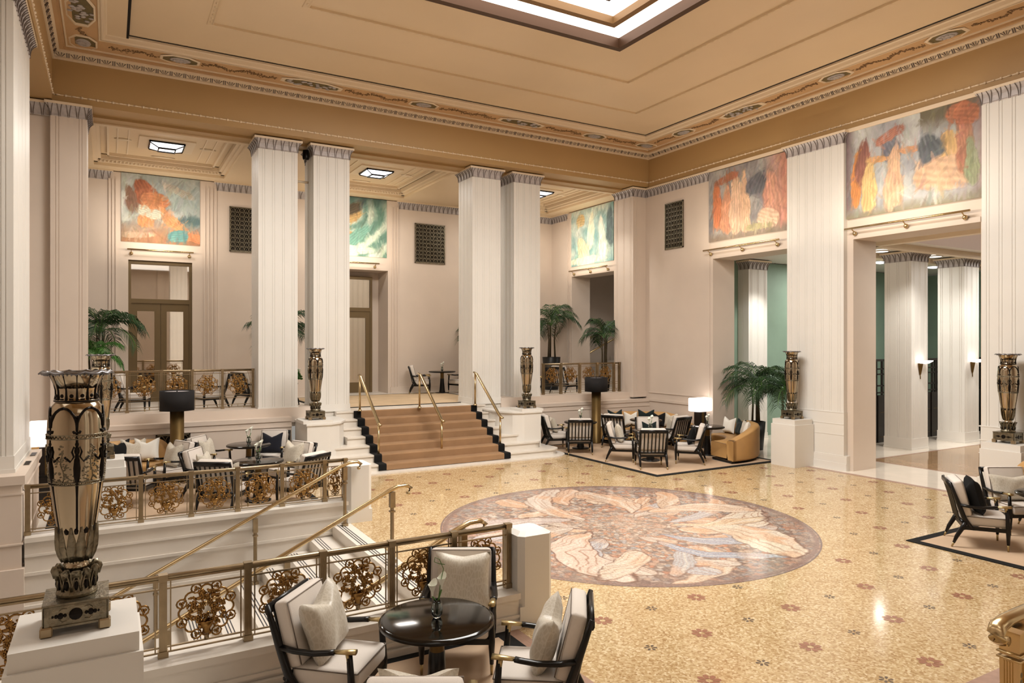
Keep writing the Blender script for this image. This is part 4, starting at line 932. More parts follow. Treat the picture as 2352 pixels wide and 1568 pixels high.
# ================================================================ PEDESTALS + VASES
def pedestal(label,x,y,s,h,wide=0.):
    a=s/2; m=MB(); m.box(-a-.03,a+.03,-a-.03,a+.03,0,h-.115); m.box(-a-.008,a+.008,-a-.008,a+.008,h-.115,h)
    o=m.build('stone_pedestal',WHITE,loc=(x,y,0)); return tag(o,label,'pedestal')
def slab(label,x,y):
    o=MB().box(-.32,.32,-.32,.32,0,.065).build('stone_pedestal',WHITE,loc=(x,y,1.09)); return tag(o,label,'pedestal')
def vase(label,x,y,z):
    e=empty('bronze_urn',(x,y,z)); tag(e,label,'urn')
    # square footed base
    b=MB(); b.rbox(-.165,.165,-.165,.165,.045,.185,.012,0,2,False); b.box(-.172,.172,-.172,.172,.178,.19)
    b.box(-.172,.172,-.172,.172,.045,.058)
    for s in range(4):
        M=Matrix.Rotation(s*PI/2,4,'Z'); q=MB()
        q.ell((0,-.167,.115),(.036,.008,.036),14,6,1)
        for sx in (-1,1):
            for k,(d,r_) in enumerate(((.055,.012),(.078,.02),(.10,.013),(.118,.008))): q.ell((sx*d,-.167,.115),(r_*.8,.005,r_),8,4,1)
            q.tube([(sx*.045,-.167,.15),(sx*.07,-.169,.155),(sx*.085,-.168,.14)],.004,4); q.tube([(sx*.045,-.167,.08),(sx*.07,-.169,.075),(sx*.085,-.168,.09)],.004,4)
            q.box(sx*.148-.012,sx*.148+.012,-.171,-.165,.06,.175,0)
        q.xf(M); b.v_off=len(b.v); b.add(q.v,q.f,0); 
        for i,mi in enumerate(q.m): b.m[len(b.m)-len(q.m)+i]=mi
    b.build('square_base',[PEWTER,DARKMET],e)
    for sx in (-1,1):
        for sy in (-1,1): MB().rbox(sx*.15-.033,sx*.15+.033,sy*.15-.033,sy*.15+.033,0,.06,.008,0,1,False).build('foot',BRONZE,e)
    # crown collar
    c=MB(); c.lathe([(.105,.19),(.112,.20),(.112,.215),(.10,.225),(.10,.33),(.108,.35)],24)
    n=12
    for k in range(n):
        a=2*PI*k/n; ca,sa=math.cos(a),math.sin(a)
        for s in (-1,1):
            pts=[(.104*math.cos(a+s*t),.104*math.sin(a+s*t),z_) for t,z_ in ((.24,.23),(.20,.27),(.11,.31),(0,.335))]
            c.tube(pts,.006,4)
        pts=[(r_*ca,r_*sa,z_) for r_,z_ in ((.102,.30),(.108,.335),(.120,.358),(.132,.364))]
        c.tube(pts,[.026,.030,.028,.012],6,0,True,flat=(1,.14))
        c.ell((.103*ca,.103*sa,.265),(.012,.012,.03),6,4,1)
    c.build('crown_collar',[PEWTER,DARKMET],e)
    # body
    B=[(.0,.34),(.055,.35),(.072,.36),(.060,.375),(.056,.39),(.066,.41),(.084,.48),(.101,.57),(.115,.66),(.128,.75),(.141,.85),(.150,.94),(.156,1.03),(.159,1.12),(.159,1.20),(.156,1.27),(.148,1.32),(.133,1.362),(.112,1.388)]
    MB().lathe(B,40,(0,0,0),0).build('body',NICKEL,e)
    def rad(z_): return float(np.interp(z_,[q[1] for q in B[3:]],[q[0] for q in B[3:]]))
    # leaf cup
    l=MB(); n=12
    for k in range(n):
        a=2*PI*(k+.5)/n
        for s_,zz in ((0,(.40,.62)),):
            pts=[];rs_=[]
            for t in np.linspace(0,1,6):
                z_=zz[0]+(zz[1]-zz[0])*t; r_=rad(z_)+.004; pts.append((r_*math.cos(a),r_*math.sin(a),z_)); rs_.append(.008+.026*math.sin(PI*min(1,t*.75+.2))*(1-.95*t**3))
            l.tube(pts,rs_,6,0,True,flat=(1,.16))
        a=2*PI*k/n; z_=.60; l.ell(((rad(z_)-.010)*math.cos(a),(rad(z_)-.010)*math.sin(a),z_),(.018,.018,.028),6,4,1)
    l.build('leaf_cup',[PEWTER,DARKMET],e)
    # ribs with arches, a band of vine relief between two pierced rings
    r=MB(); n=6; ph0=.558
    def at_(a,z_,o=0.): return ((rad(z_)+o)*math.cos(a),(rad(z_)+o)*math.sin(a),z_)
    for k in range(n):
        a=2*PI*k/n+ph0
        r.tube([at_(a,z_,-.003) for z_ in np.linspace(.60,1.30,14)],[.007]*5+[.009,.013,.015,.014,.010,.008,.008,.009,.012],6)
        for s in (-1,1):
            pts=[]
            for t in (0,.03,.10,.22,.42,.68,1.): pts.append(at_(a+s*(PI/n)*t,1.235+.118*math.sqrt(max(0,1-(1-t)**2)),.002))
            r.tube(pts,.0085,6)
            r.tube([at_(a+s*t,z_,.004) for t,z_ in ((.0,1.10),(.10,1.12),(.16,1.09),(.10,1.06),(.22,1.03),(.42,1.06))],.0055,5)
            for z_ in (1.205,1.30): r.tube([at_(a,z_,.004),at_(a+s*.09,z_,.003),at_(a+s*.12,z_+.012,.002)],.008,5)
        r.ell(at_(a,.99,-.010),(.023,.023,.10),8,6); r.ell(at_(a,1.095,-.006),(.017,.017,.028),8,6); r.ell(at_(a,1.135,-.004),(.012,.012,.016),8,6)
    r.build('dark_ribs',DARKMET,e)
    v=MB(); rr_=np.random.RandomState(4)
    for z_,gap in ((.885,.016),(1.165,.024)):
        for dz in (0,gap): v.tube([at_(t,z_+dz,.003) for t in np.linspace(0,2*PI,48,endpoint=False)],.004,4,closed=True)
        for k in range(40):
            t=2*PI*k/40
            for q in (-1,1): v.tube([at_(t,z_,.003),at_(t+q*PI/40,z_+gap,.003)],.0026,3,0,False)
    for k in range(n):
        a0=2*PI*(k+.5)/n+ph0
        v.tube([at_(a0+.06*math.sin(q*1.3),.905+.033*q,.001) for q in range(7)],.003,4)
        for q in range(95):
            hz=rr_.uniform(0,1)**1.5; z_=.905+.225*hz; da=rr_.uniform(-1,1)*(.40*(1-hz)+.07)
            v.ell(at_(a0+da,z_,0),(.0065,.0065,.0045),6,4)
    v.build('vine_relief_band',PEWTER,e)
    # neck
    nk=MB(); nk.lathe([(.110,1.38),(.118,1.386),(.118,1.398),(.112,1.402),(.110,1.42),(.112,1.46),(.122,1.50),(.137,1.54),(.152,1.562)],32,(0,0,0),0)
    nk.build('flared_neck',NICKEL,e)
    nr=MB()
    for k in range(12):
        a=2*PI*k/12+ph0; nr.tube([(r_*math.cos(a),r_*math.sin(a),z_) for r_,z_ in ((.114,1.40),(.111,1.43),(.113,1.46),(.122,1.50),(.137,1.54),(.151,1.56))],[.009,.0065,.005,.0045,.0045,.005],5)
        a+=PI/12; nr.ell((.104*math.cos(a),.104*math.sin(a),1.425),(.014,.014,.014),8,5)
        nr.tube([(.113*math.cos(a+q),.113*math.sin(a+q),1.405) for q in (-.1,0,.1)],.006,4)
    nr.tube([(.119*math.cos(t),.119*math.sin(t),1.392) for t in np.linspace(0,2*PI,32,endpoint=False)],.006,5,closed=True)
    nr.build('neck_ribs',DARKMET,e)
    rm=MB(); n=12
    vs=[];fs=[]; M_=96; pr_=[(.147,1.552,0),(.176,1.562,.6),(.190,1.563,1),(.192,1.569,1),(.186,1.576,.9),(.165,1.573,.4),(.147,1.560,0)]
    for i in range(M_):
        t=2*PI*i/M_; w1=abs(math.cos(t*n/2))
        for (r_,z_,k_) in pr_: vs.append((r_*(1+.06*k_*w1)*math.cos(t),r_*(1+.06*k_*w1)*math.sin(t),z_-.012*k_*w1+.004))
    for i in range(M_):
        j=(i+1)%M_
        for q in range(len(pr_)-1): fs.append((i*7+q,j*7+q,j*7+q+1,i*7+q+1))
    rm.add(vs,fs,0,True)
    for k in range(48):
        a=2*PI*k/48; rm.ell((.172*math.cos(a),.172*math.sin(a),1.556),(.006,.006,.009),5,3)
    rm.build('petal_rim',STEEL,e)
    MB().lathe([(.0,1.47),(.115,1.47),(.147,1.56)],24,(0,0,0),0).build('inner_bowl',NICKEL,e)
    return e
V0=vase('largest urn in the near left foreground, polished metal with dark ribs',-.175,5.13,1.10)
def vcopy(label,x,y,z):
    c=copy_tree(V0); c.location=(x,y,z); tag(c,label,'urn'); return c
pedestal('white stone pedestal at the lower left under the nearest urn',-.17,5.13,.64,1.10)
P2=(-.11,12.3); vcopy('urn half hidden directly behind the nearest urn, in the left lounge',P2[0],P2[1],1.10); pedestal('white pedestal in the left lounge behind the brass balustrade',P2[0],P2[1],.60,1.10)
vcopy('urn on the left side of the carpeted stairs',3.96,15.58,1.155); slab('low slab pedestal under the urn left of the stairs',3.94,15.58)
vcopy('urn on the right side of the carpeted stairs',9.44,15.58,1.155); slab('low slab pedestal under the urn right of the stairs',9.43,15.58)
vcopy('urn beside the ochre sofa and palms, in front of the wide right pilaster',13.82,10.85,1.08); pedestal('square stone pedestal at the end of the ochre sofa',13.82,10.84,.60,1.08)
vcopy('urn at the right edge of the photo above the armchairs',13.82,6.32,1.08); pedestal('square stone pedestal at the right edge behind the armchairs',13.82,6.3,.60,1.08)
# ================================================================ SEATING
def make_chair():
    e=empty('lounge_armchair')
    # local: faces +Y, width along X
    for s in (-1,1):
        x=s*.30
        MB().tube([(x,.27,.60),(x,.285,.40),(x,.29,.28),(x,.29,.09)],[.022,.026,.031,.018],8).build('front_leg',BLACKWOOD,e)
        MB().tube([(x,-.20,.36),(x,-.24,.28),(x,-.31,.15),(x,-.345,.06)],[.028,.032,.027,.018],8).build('rear_leg',BLACKWOOD,e)
        MB().tube([(x*1.0,-.12,.27),(x,-.215,.40),(x,-.28,.58),(x,-.335,.74),(x,-.385,.89)],[.024,.032,.030,.025,.019],8).build('back_post',BLACKWOOD,e)
        a=MB().tube([(x,-.27,.59),(x*1.03,-.16,.575),(x*1.06,.0,.575),(x*1.05,.12,.59),(x*1.03,.16,.595)],1,8,flat=(.031,.020)).build('armrest',BLACKWOOD,e)
        MB().tube([(x*1.03,.15,.595),(x*1.02,.25,.602),(x,.325,.606)],[.020,.026,.029],8,flat=(1.15,.65)).tube([(x,.265,.60),(x,.275,.52)],[.024,.021],8).build('brass_arm_cap',CAPBRASS,a)
        MB().tube([(x,.29,.10),(x,.29,.0)],[.0155,.012],8).build('front_foot_tip',CAPBRASS,e); MB().tube([(x,-.34,.07),(x,-.37,.0)],[.0145,.011],8).build('rear_foot_tip',CAPBRASS,e)
    f=MB(); f.box(-.30,.30,.265,.31,.26,.31); f.box(-.30,.30,-.24,-.20,.27,.31)
    for s in (-1,1): f.box(s*.30-.018,s*.30+.018,-.24,.30,.255,.305)
    f.build('seat_frame',BLACKWOOD,e)
    b=MB(); b.tube([(-.30,-.385,.855),(.30,-.385,.855)],1,8,flat=(.02,.042)); MB().tube([(-.30,-.24,.36),(.30,-.24,.36)],.018,6).build('back_lower_rail',BLACKWOOD,e)
    b.build('back_rail',BLACKWOOD,e)
    for k in range(6):
        x=-.21+.084*k; MB().tube([(x,-.262,.36),(x,-.318,.60),(x,-.388,.865)],1,6,smooth=False,flat=(.016,.010)).build('back_slat',BLACKWOOD,e)
    s=MB(); s.rbox(-.275,.275,-.20,.325,.305,.445,.035,0,3); o=s.build('seat_cushion',FABRIC,e)
    MB().tube([(-.272,.322,.43),(.272,.322,.43)],.005,4).tube([(-.272,-.18,.43),(-.272,.322,.43)],.005,4).tube([(.272,-.18,.43),(.272,.322,.43)],.005,4).build('piping',PIPE,o)
    c=MB().rbox(-.28,.28,-.062,.062,0,.50,.035,0,3); M=Matrix.Translation((0,-.172,.43))@Matrix.Rotation(math.radians(14.5),4,'X'); c.xf(M); o=c.build('back_cushion',FABRIC,e)
    p=MB().tube([(-.275,.06,.02),(-.275,.06,.48),(.275,.06,.48),(.275,.06,.02)],.005,4); p.xf(M); p.build('piping',PIPE,o)
    return e
CH=make_chair(); _first=[True]
def chair(label,x,y,f,z=0.,group=None):
    c=CH if _first[0] else copy_tree(CH); _first[0]=False
    c.location=(x,y,z); c.rotation_euler=(0,0,face(*f)); tag(c,label,'armchair',group); return c
def pillow_mesh(w_=.225,h_=.225,t_=.085,notch=.07,n=14):
    m=MB(); vs=[];fs=[]
    for side in (1,-1):
        for j in range(n+1):
            for i in range(n+1):
                u=-1+2*i/n; v=-1+2*j/n
                pinch=1-.07*(1-abs(v)**2)*abs(u)**3
                x=w_*u*(1-.09*(1-v*v)) ; z=h_*v*(1-.09*(1-u*u))
                if v>0: z-=notch*v*v*max(0,1-abs(u)*1.15)**1.2
                th=t_*((1-u**4)*(1-v**4))**.55
                th*=1+.07*math.sin(u*7+v*3)
                vs.append((x,side*th,z+h_))
    N=(n+1)*(n+1)
    for j in range(n):
        for i in range(n):
            a=j*(n+1)+i; fs.append((a,a+n+1,a+n+2,a+1)); b=a+N; fs.append((b,b+1,b+n+2,b+n+1))
    return m.add(vs,fs,0,True)
_pm={}
def pillow(label,matl,x,y,z,rz,tilt=-16,sc_=1.,kind='n',lean=0):
    key=(matl.name,kind)
    if key not in _pm:
        m=pillow_mesh(notch=.09 if kind=='n' else .02) if kind!='w' else pillow_mesh(.30,.17,.07,.03)
        o=m.build('throw_pillow',matl); _pm[key]=o.data
    else: o=bpy.data.objects.new('throw_pillow',_pm[key]); col.objects.link(o)
    o.location=(x,y,z); o.rotation_mode='XYZ'
    o.rotation_euler=(Matrix.Rotation(rz,3,'Z')@Matrix.Rotation(math.radians(-tilt),3,'X')@Matrix.Rotation(math.radians(lean),3,'Y')).to_euler(); o.scale=(sc_,)*3
    return tag(o,label,'cushion')
def on_chair(c,label,matl,sc_=1.,dx=0,dy=.045,kind='n',tilt=17,lean=0,dz=0):
    r=c.rotation_euler[2]; p=Matrix.Rotation(r,3,'Z')@Vector((dx,dy-.03,0)); 
    return pillow(label,matl,c.location.x+p.x,c.location.y+p.y,c.location.z+.445+dz,r,-tilt,sc_,kind,lean)
def make_table(label,x,y,z=0.,r=.44,h=.73,cone=False):
    e=empty('round_pedestal_table',(x,y,z)); tag(e,label,'table')
    MB().lathe([(0,h),(r-.03,h),(r-.012,h-.004),(r,h-.012)],48).build('top',TABLE,e)
    MB().lathe([(r,h-.012),(r,h-.035),(r-.03,h-.05),(r-.15,h-.052),(0,h-.052)],48).build('rim',BLACKWOOD,e)
    MB().lathe([(.10,h-.05),(.058,h-.08),(.055,h-.12),(.058,h-.25)],20).build('brass_collar',POLE,e)
    MB().lathe([(.058,h-.25),(.062,h-.26),(.07,h-.4),(.09,.1),(.105,.035),(.105,.03)] ,20).build('stem',BLACKWOOD,e)
    MB().lathe([(0,.035),(.20,.03),(.225,.018),(.225,0),(0,0)],32).build('foot',BLACKWOOD,e)
    return e
def flower_vase(label,x,y,z,s=1.,tall=False):
    e=empty('flower_vase',(x,y,z)); tag(e,label,'flower vase'); e.scale=(s,s,s)
    MB().lathe([(0,.0),(.026,.0),(.038,.03),(.042,.06),(.036,.10),(.024,.125),(.022,.125),(.034,.10),(.039,.06),(.034,.03),(.02,.012),(0,.012)],16).build('glass',GLASS,e)
    for k,(dx,dy,hh) in enumerate(((.035,.0,.24),(-.03,.01,.20))):
        st=MB().tube([(0,0,.02),(dx*.3,dy,.12),(dx,dy,hh-.05)],.006,6).build('stem',STEM,e)
        b=MB(); vs=[];fs=[]
        for j,(rr_,zz) in enumerate(((.006,-.05),(.010,-.02),(.022,.01),(.032,.03))):
            for i in range(12):
                a=2*PI*i/12; ext=.035*max(0,math.cos(a-.6))**2 if j==3 else 0
                vs.append((dx+rr_*math.cos(a)*(1+ext*8),dy+rr_*math.sin(a)*(1+ext*8),hh+zz+ext))
        for j in range(3):
            for i in range(12): q=(i+1)%12; fs.append((j*12+i,j*12+q,(j+1)*12+q,(j+1)*12+i))
        b.add(vs,fs,0,True); b.build('calla_bloom',PETAL,st)
    if tall: MB().tube([(0,0,.05),(.03,.0,.25),(.05,0,.33),(.02,0,.40),(-.015,0,.42),(-.02,0,.39),(.02,0,.37),(.06,0,.36)],.003,4).build('twig',STEM,e)
    return e
# ---------------- foreground group
RZ=.012
def rug(name,label,x0,x1,y0,y1,z,b=.13,mats=(RUG,RUGB)):
    e=empty(name,((x0+x1)/2,(y0+y1)/2,z)); tag(e,label,'rug'); w_,d=(x1-x0)/2,(y1-y0)/2
    MB().box(-w_+b,w_-b,-d+b,d-b,0,.012).build('rug_field',mats[0],e)
    m=MB(); m.box(-w_,w_,-d,-d+b,0,.012); m.box(-w_,w_,d-b,d,0,.012); m.box(-w_,-w_+b,-d+b,d-b,0,.012); m.box(w_-b,w_,-d+b,d-b,0,.012); m.build('rug_border',mats[1],e)
rug('area_rug','beige rug with black border under the foreground table and armchairs',.75,3.38,1.0,6.02,0)
rug('area_rug','beige rug with black border under the right corner lounge',10.08,13.95,11.3,16.25,0)
rug('area_rug','beige rug with black border at the right edge under two armchairs',9.93,14.0,1.0,5.86,0)
rug('area_rug','beige rug with black border under the left lounge behind the balustrade',-.85,3.3,11.85,16.2,0)
rug('terrace_carpet','sand coloured carpet with thin dark border on the terrace above the stairs',4.6,9.6,17.35,21.3,1.2,.10,(TCARPET,RUGB))
def table_set(lab,x,y,z=RZ,vlab=None,s=1.2,tall=False,**k):
    make_table(lab,x,y,z,**k)
    if vlab: flower_vase(vlab,x,y,z+k.get('h',.73),s,tall)
table_set('black glossy round table in the foreground centre',2.18,4.93,vlab='glass bud vase with two white callas on the foreground table',s=1.1,tall=True)
c=chair('armchair left of the foreground table, seen from its side',1.50,5.36,(.74,-.66),RZ); on_chair(c,'champagne patterned pillow standing on the left foreground armchair',SILK,1.15,dx=-.02,dy=.03,lean=8,tilt=14)
c=chair('armchair behind the foreground table, facing the camera',2.72,5.66,(-.5,-.87),RZ); on_chair(c,'champagne patterned pillow on the armchair behind the foreground table',SILK,1.12,dx=-.03,kind='f')
c=chair('armchair right of the foreground table, facing left',2.80,4.43,(-.81,.58),RZ); on_chair(c,'champagne patterned pillow on the right foreground armchair',SILK,1.05,lean=-8)
c=chair('armchair at the bottom edge with its back to the camera',1.65,3.97,(.5,.87),RZ); on_chair(c,'champagne pillow with notched top on the bottom edge armchair',SILK,1.08)
# ---------------- right corner lounge
c=chair('armchair at the left end of the right lounge, behind the stair wall',10.35,15.62,(.93,-.35),RZ); on_chair(c,'champagne pillow on the armchair behind the stair side wall',SILK,.95)
chair('armchair with slatted back to the camera, in front of the black floor lamp',10.5,14.72,(.5,.87),RZ)
table_set('black round table in front of the right floor lamp',10.98,15.33,vlab='small vase with a white flower on the table by the right floor lamp')
c=chair('armchair with slatted back turned left of the navy cushions sofa',12.0,15.05,(.75,.45),RZ); on_chair(c,'champagne pillow on the armchair by the corner sofa, left one',SILK,.95)
c=chair('armchair facing right at the left front of the right lounge table',10.72,13.28,(.75,-.66),RZ); on_chair(c,'champagne pillow on the armchair at the left front of the right lounge',SILK,1.)
chair('armchair with slatted back to the camera near the right rug corner',10.72,12.22,(.5,.87),RZ)
table_set('black round table in the middle of the right lounge',11.32,12.92,vlab='vase with green sprig on the middle table of the right lounge')
c=chair('armchair facing left with a dark pillow, in front of the ochre sofa',11.92,12.22,(-.66,.75),RZ); on_chair(c,'black pillow on the left facing armchair of the right lounge',BLACKV,.95)
c=chair('armchair facing the camera with a green notched pillow',12.0,13.72,(-.5,-.87),RZ); on_chair(c,'dark green notched pillow on the camera facing armchair of the right lounge',DGREEN,.85)
c=chair('armchair with slatted back turned right of the middle, before the corner sofa',13.0,13.95,(-.15,.99),RZ); on_chair(c,'champagne pillow on the armchair right of the middle, before the corner sofa',SILK,.95,dx=-.08)
table_set('black round table before the corner sofa',12.85,14.85)
table_set('black round table beside the lit table lamp',13.15,12.85,r=.42,vlab='small vase with green stems on the table beside the lit lamp',s=1.)
# ---------------- right edge group
c=chair('armchair at the right edge with a black pillow, side view',10.63,5.24,(.6,-.8),RZ); on_chair(c,'black pillow on the right edge armchair',BLACKV,1.12,tilt=14)
c=chair('armchair cut by the right edge, facing the camera with grey patterned cushion',11.9,5.33,(-.5,-.87),RZ); on_chair(c,'wide grey patterned pillow on the armchair cut by the right edge',SILK,1.2,kind='w')
table_set('black round table cut by the right edge of the photo',11.42,4.66)
# ---------------- left lounge
table_set('black round table nearer the ledge wall in the left lounge',2.52,15.35,vlab='vase with a white calla on the rear table of the left lounge')
table_set('black round table nearer the balustrade in the left lounge',2.32,13.15,vlab='vase with pale flowers on the front table of the left lounge')
c=chair('armchair with navy pillow facing the camera by the ledge wall',3.05,15.75,(-.45,-.89),RZ); on_chair(c,'navy notched pillow in the left lounge',NAVY,1.)
c=chair('armchair left of the rear table in the left lounge',1.78,15.5,(.80,-.6),RZ); on_chair(c,'champagne pillow on the armchair left of the rear table',SILK,1.)
c=chair('armchair facing right beside the front table of the left lounge',1.55,13.75,(.85,-.5),RZ); on_chair(c,'champagne pillow with notched top on the armchair facing right beside the front table',SILK,.95)
c=chair('armchair with slatted back to the camera in the left lounge, centre',1.66,12.62,(.55,.83),RZ); on_chair(c,'champagne pillow peeking past the slatted armchair in the left lounge',SILK,.95,dx=.12)
c=chair('armchair with a tall pale pillow right of the front table in the left lounge',3.02,13.75,(-.9,-.43),RZ); on_chair(c,'tall champagne pillow right of the front table in the left lounge',SILK,1.15)
c=chair('armchair facing away at the right end of the left lounge',2.95,12.55,(-.55,.83),RZ); on_chair(c,'champagne pillow on the armchair at the right end of the left lounge',SILK,.95)
chair('armchair with broad slatted back beside the white pedestal',.32,14.0,(.42,.9),RZ)
c=chair('armchair facing left with a leaning pillow below the left floor lamp',1.02,14.95,(-.9,-.43),RZ); on_chair(c,'champagne pillow on the left facing armchair below the floor lamp',SILK,1.05)
# ---------------- terrace
chair('terrace armchair left behind the balustrade, facing right',.5,18.9,(.97,-.2),1.2)
chair('terrace armchair right of the floor lamp, facing left',2.15,18.7,(-.93,-.35),1.2)
chair('terrace armchair beside the leftmost pillar with white cushion',3.2,19.2,(.8,.3),1.2)
chair('terrace armchair left of the small table by the back wall',8.75,21.1,(.93,-.35),1.2)
chair('terrace armchair right of the small table by the back wall',10.05,20.75,(-.95,-.3),1.2)
table_set('tall black table against the back wall of the terrace',9.45,20.95,1.2,'tiny vase on the terrace table by the back wall',1.)
chair('terrace armchair behind the right balustrade, left one',11.5,18.7,(.9,-.4),1.2)
chair('terrace armchair behind the right balustrade, right one',12.6,18.5,(.9,.3),1.2)
# ================================================================ SOFAS
def arc_sofa(label,cx,cy,R_,a0,a1,h=.84,seat=.62,z=RZ,ramp=(5,5)):
    e=empty('curved_sofa',(cx,cy,z)); tag(e,label,'sofa'); n=28; A=[math.radians(a0+(a1-a0)*i/n) for i in range(n+1)]
    def sw(prof,name,matl,hf=None,smooth=True):
        m=MB(); k=len(prof); vs=[];fs=[]
        for i,a in enumerate(A):
            f=hf(i/n) if hf else 1
            for r_,zz in prof: vs.append((r_*math.cos(a),r_*math.sin(a),zz if zz<.45 else .45+(zz-.45)*f))
        for i in range(n):
            for j in range(k): q=(j+1)%k; fs.append((i*k+j,i*k+q,(i+1)*k+q,(i+1)*k+j))
        fs.append(tuple(range(k))); fs.append(tuple(n*k+j for j in range(k-1,-1,-1)))
        m.add(vs,fs,0,smooth); o=m.build(name,matl,e)
        bv=o.modifiers.new('w','WEIGHTED_NORMAL'); return o
    ease=lambda t: min(1,.22+.78*math.sin(min(1,t*ramp[0] if t<.5 else (1-t)*ramp[1])*PI/2))
    b=R_-.20
    sw([(R_-.02,.06),(R_,.10),(R_,h-.06),(R_-.03,h-.01),(R_-.09,h),(b,h-.03),(b-.03,h-.1),(b-.08,.40),(b,.06)],'backrest',LEATHER,ease)
    si=b-seat
    sw([(b-.04,.10),(b-.04,.43),(si+.03,.45),(si,.43),(si-.015,.39),(si,.355),(si-.015,.32),(si,.285),(si-.015,.25),(si,.215),(si-.015,.17),(si,.12),(si,.10)],'seat',LEATHER)
    sw([(R_-.06,0),(R_-.06,.07),(si+.05,.07),(si+.05,0)],'plinth',BLACKWOOD,None,False)
    def pos(deg,r_): a=math.radians(deg); return (cx+r_*math.cos(a),cy+r_*math.sin(a))
    return e,pos,b
def sofa_pillow(pos,b,deg,label,matl,sc_=.9,kind='n',z=RZ):
    x,y=pos(deg,b-.16); rz=face(-math.cos(math.radians(deg)),-math.sin(math.radians(deg))); pillow(label,matl,x,y,z+.45,rz,-14,sc_,kind)
_,p,b=arc_sofa('ochre curved corner sofa at the back right with dark and white cushions',12.35,14.40,1.86,-2,98,ramp=(3,4))
for d,l,mt in ((92,'white pillow at the left end of the corner sofa',WPIL),(79,'large dark green notched pillow on the left of the corner sofa',DGREEN),(62,'white notched pillow in the middle of the corner sofa',WPIL),(46,'dark green pillow right of the middle on the corner sofa',DGREEN),(33,'black pillow toward the right of the corner sofa',BLACKV),(19,'cream pillow at the right end of the corner sofa',SILK)):
    sofa_pillow(p,b,d,l,mt,1.05 if mt is DGREEN else .9)
_,p,b=arc_sofa('ochre curved sofa showing its rounded back beside the square pedestal',12.86,13.22,1.72,-98,6,h=.82,ramp=(2.3,4))
for d,l,mt in ((-2,'white pillow on the near ochre sofa beside the lit lamp',WPIL),(-22,'dark green pillow on the near ochre sofa',DGREEN),(-35,'champagne pillow lying on the near ochre sofa',SILK),(-50,'white pillow tucked behind the back of the near ochre sofa',WPIL)):
    sofa_pillow(p,b,d,l,mt,.95)
_,p,b=arc_sofa('gold curved sofa against the ledge wall in the left lounge',.42,14.72,1.55,60,122,h=.86)
for d,l,mt in ((103,'black notched pillow on the gold sofa of the left lounge',BLACKV),(90,'champagne pillow lying in front of the black one on the gold sofa',SILK),(79,'white notched pillow on the gold sofa of the left lounge',WPIL)):
    sofa_pillow(p,b,d,l,mt,1.05)
_,p,b=arc_sofa('gold curved sofa at the far left behind the lit lamp',-1.45,14.75,1.5,55,125,h=.9)
_,p,b=arc_sofa('cream curved sofa cut by the right edge of the photo',12.75,4.35,1.6,-10,85,h=.9)
# ================================================================ LAMPS
def floor_lamp(label,x,y,z=0):
    e=empty('floor_lamp',(x,y,z)); tag(e,label,'floor lamp')
    MB().lathe([(0,0),(.14,0),(.14,.02),(.132,.03),(.132,1.5),(0,1.5)],32).build('drum_pole',POLE,e)
    s=MB().lathe([(.32,1.46),(.325,1.46),(.325,1.86),(.32,1.86),(.315,1.86),(.315,1.46),(.32,1.46)],40).build('shade',SHADE,e)
    MB().lathe([(0,1.835),(.30,1.835)],24).build('diffuser',SHADEIN,s); MB().tube([(0,0,1.5),(0,0,1.89)],.012,8).build('finial',BLACKWOOD,s)
floor_lamp('floor lamp with black drum shade and brass pole in the left lounge',1.2,15.78,RZ)
floor_lamp('floor lamp with black drum shade and brass pole in the right lounge',12.12,16.0,RZ) if False else floor_lamp('floor lamp with black drum shade and brass pole in the right lounge',11.97,15.95,RZ)
def table_lamp(label,x,y,z,tl,hs=.36,hb=.42):
    t=empty('side_table',(x,y,z)); tag(t,tl,'side table'); MB().box(-.22,.22,-.22,.22,.50,.53).build('top',BLACKWOOD,t); MB().box(-.15,.15,-.15,.15,.0,.50).build('pedestal',DARKWOOD,t)
    e=empty('table_lamp',(x,y,z+.53)); tag(e,label,'table lamp')
    m=MB(); m.box(-.13,.13,-.10,.10,0,hb); m.box(-.045,.045,-.104,-.10,0,hb,1); m.build('base',[DARKWOOD,POLE],e)
    m=MB(); m.rbox(-.29,.29,-.17,.17,hb+.02,hb+.02+hs,.03,0,2); m.build('lit_shade',GLOWSH,e)
table_lamp('lit box shade table lamp between the two ochre sofas',14.0,13.95,RZ,'small dark side table under the lit lamp between the ochre sofas')
table_lamp('lit box shade table lamp at the left, partly behind the nearest urn',-.93,14.75,RZ,'small dark side table under the lit lamp at the left',.43,.48)
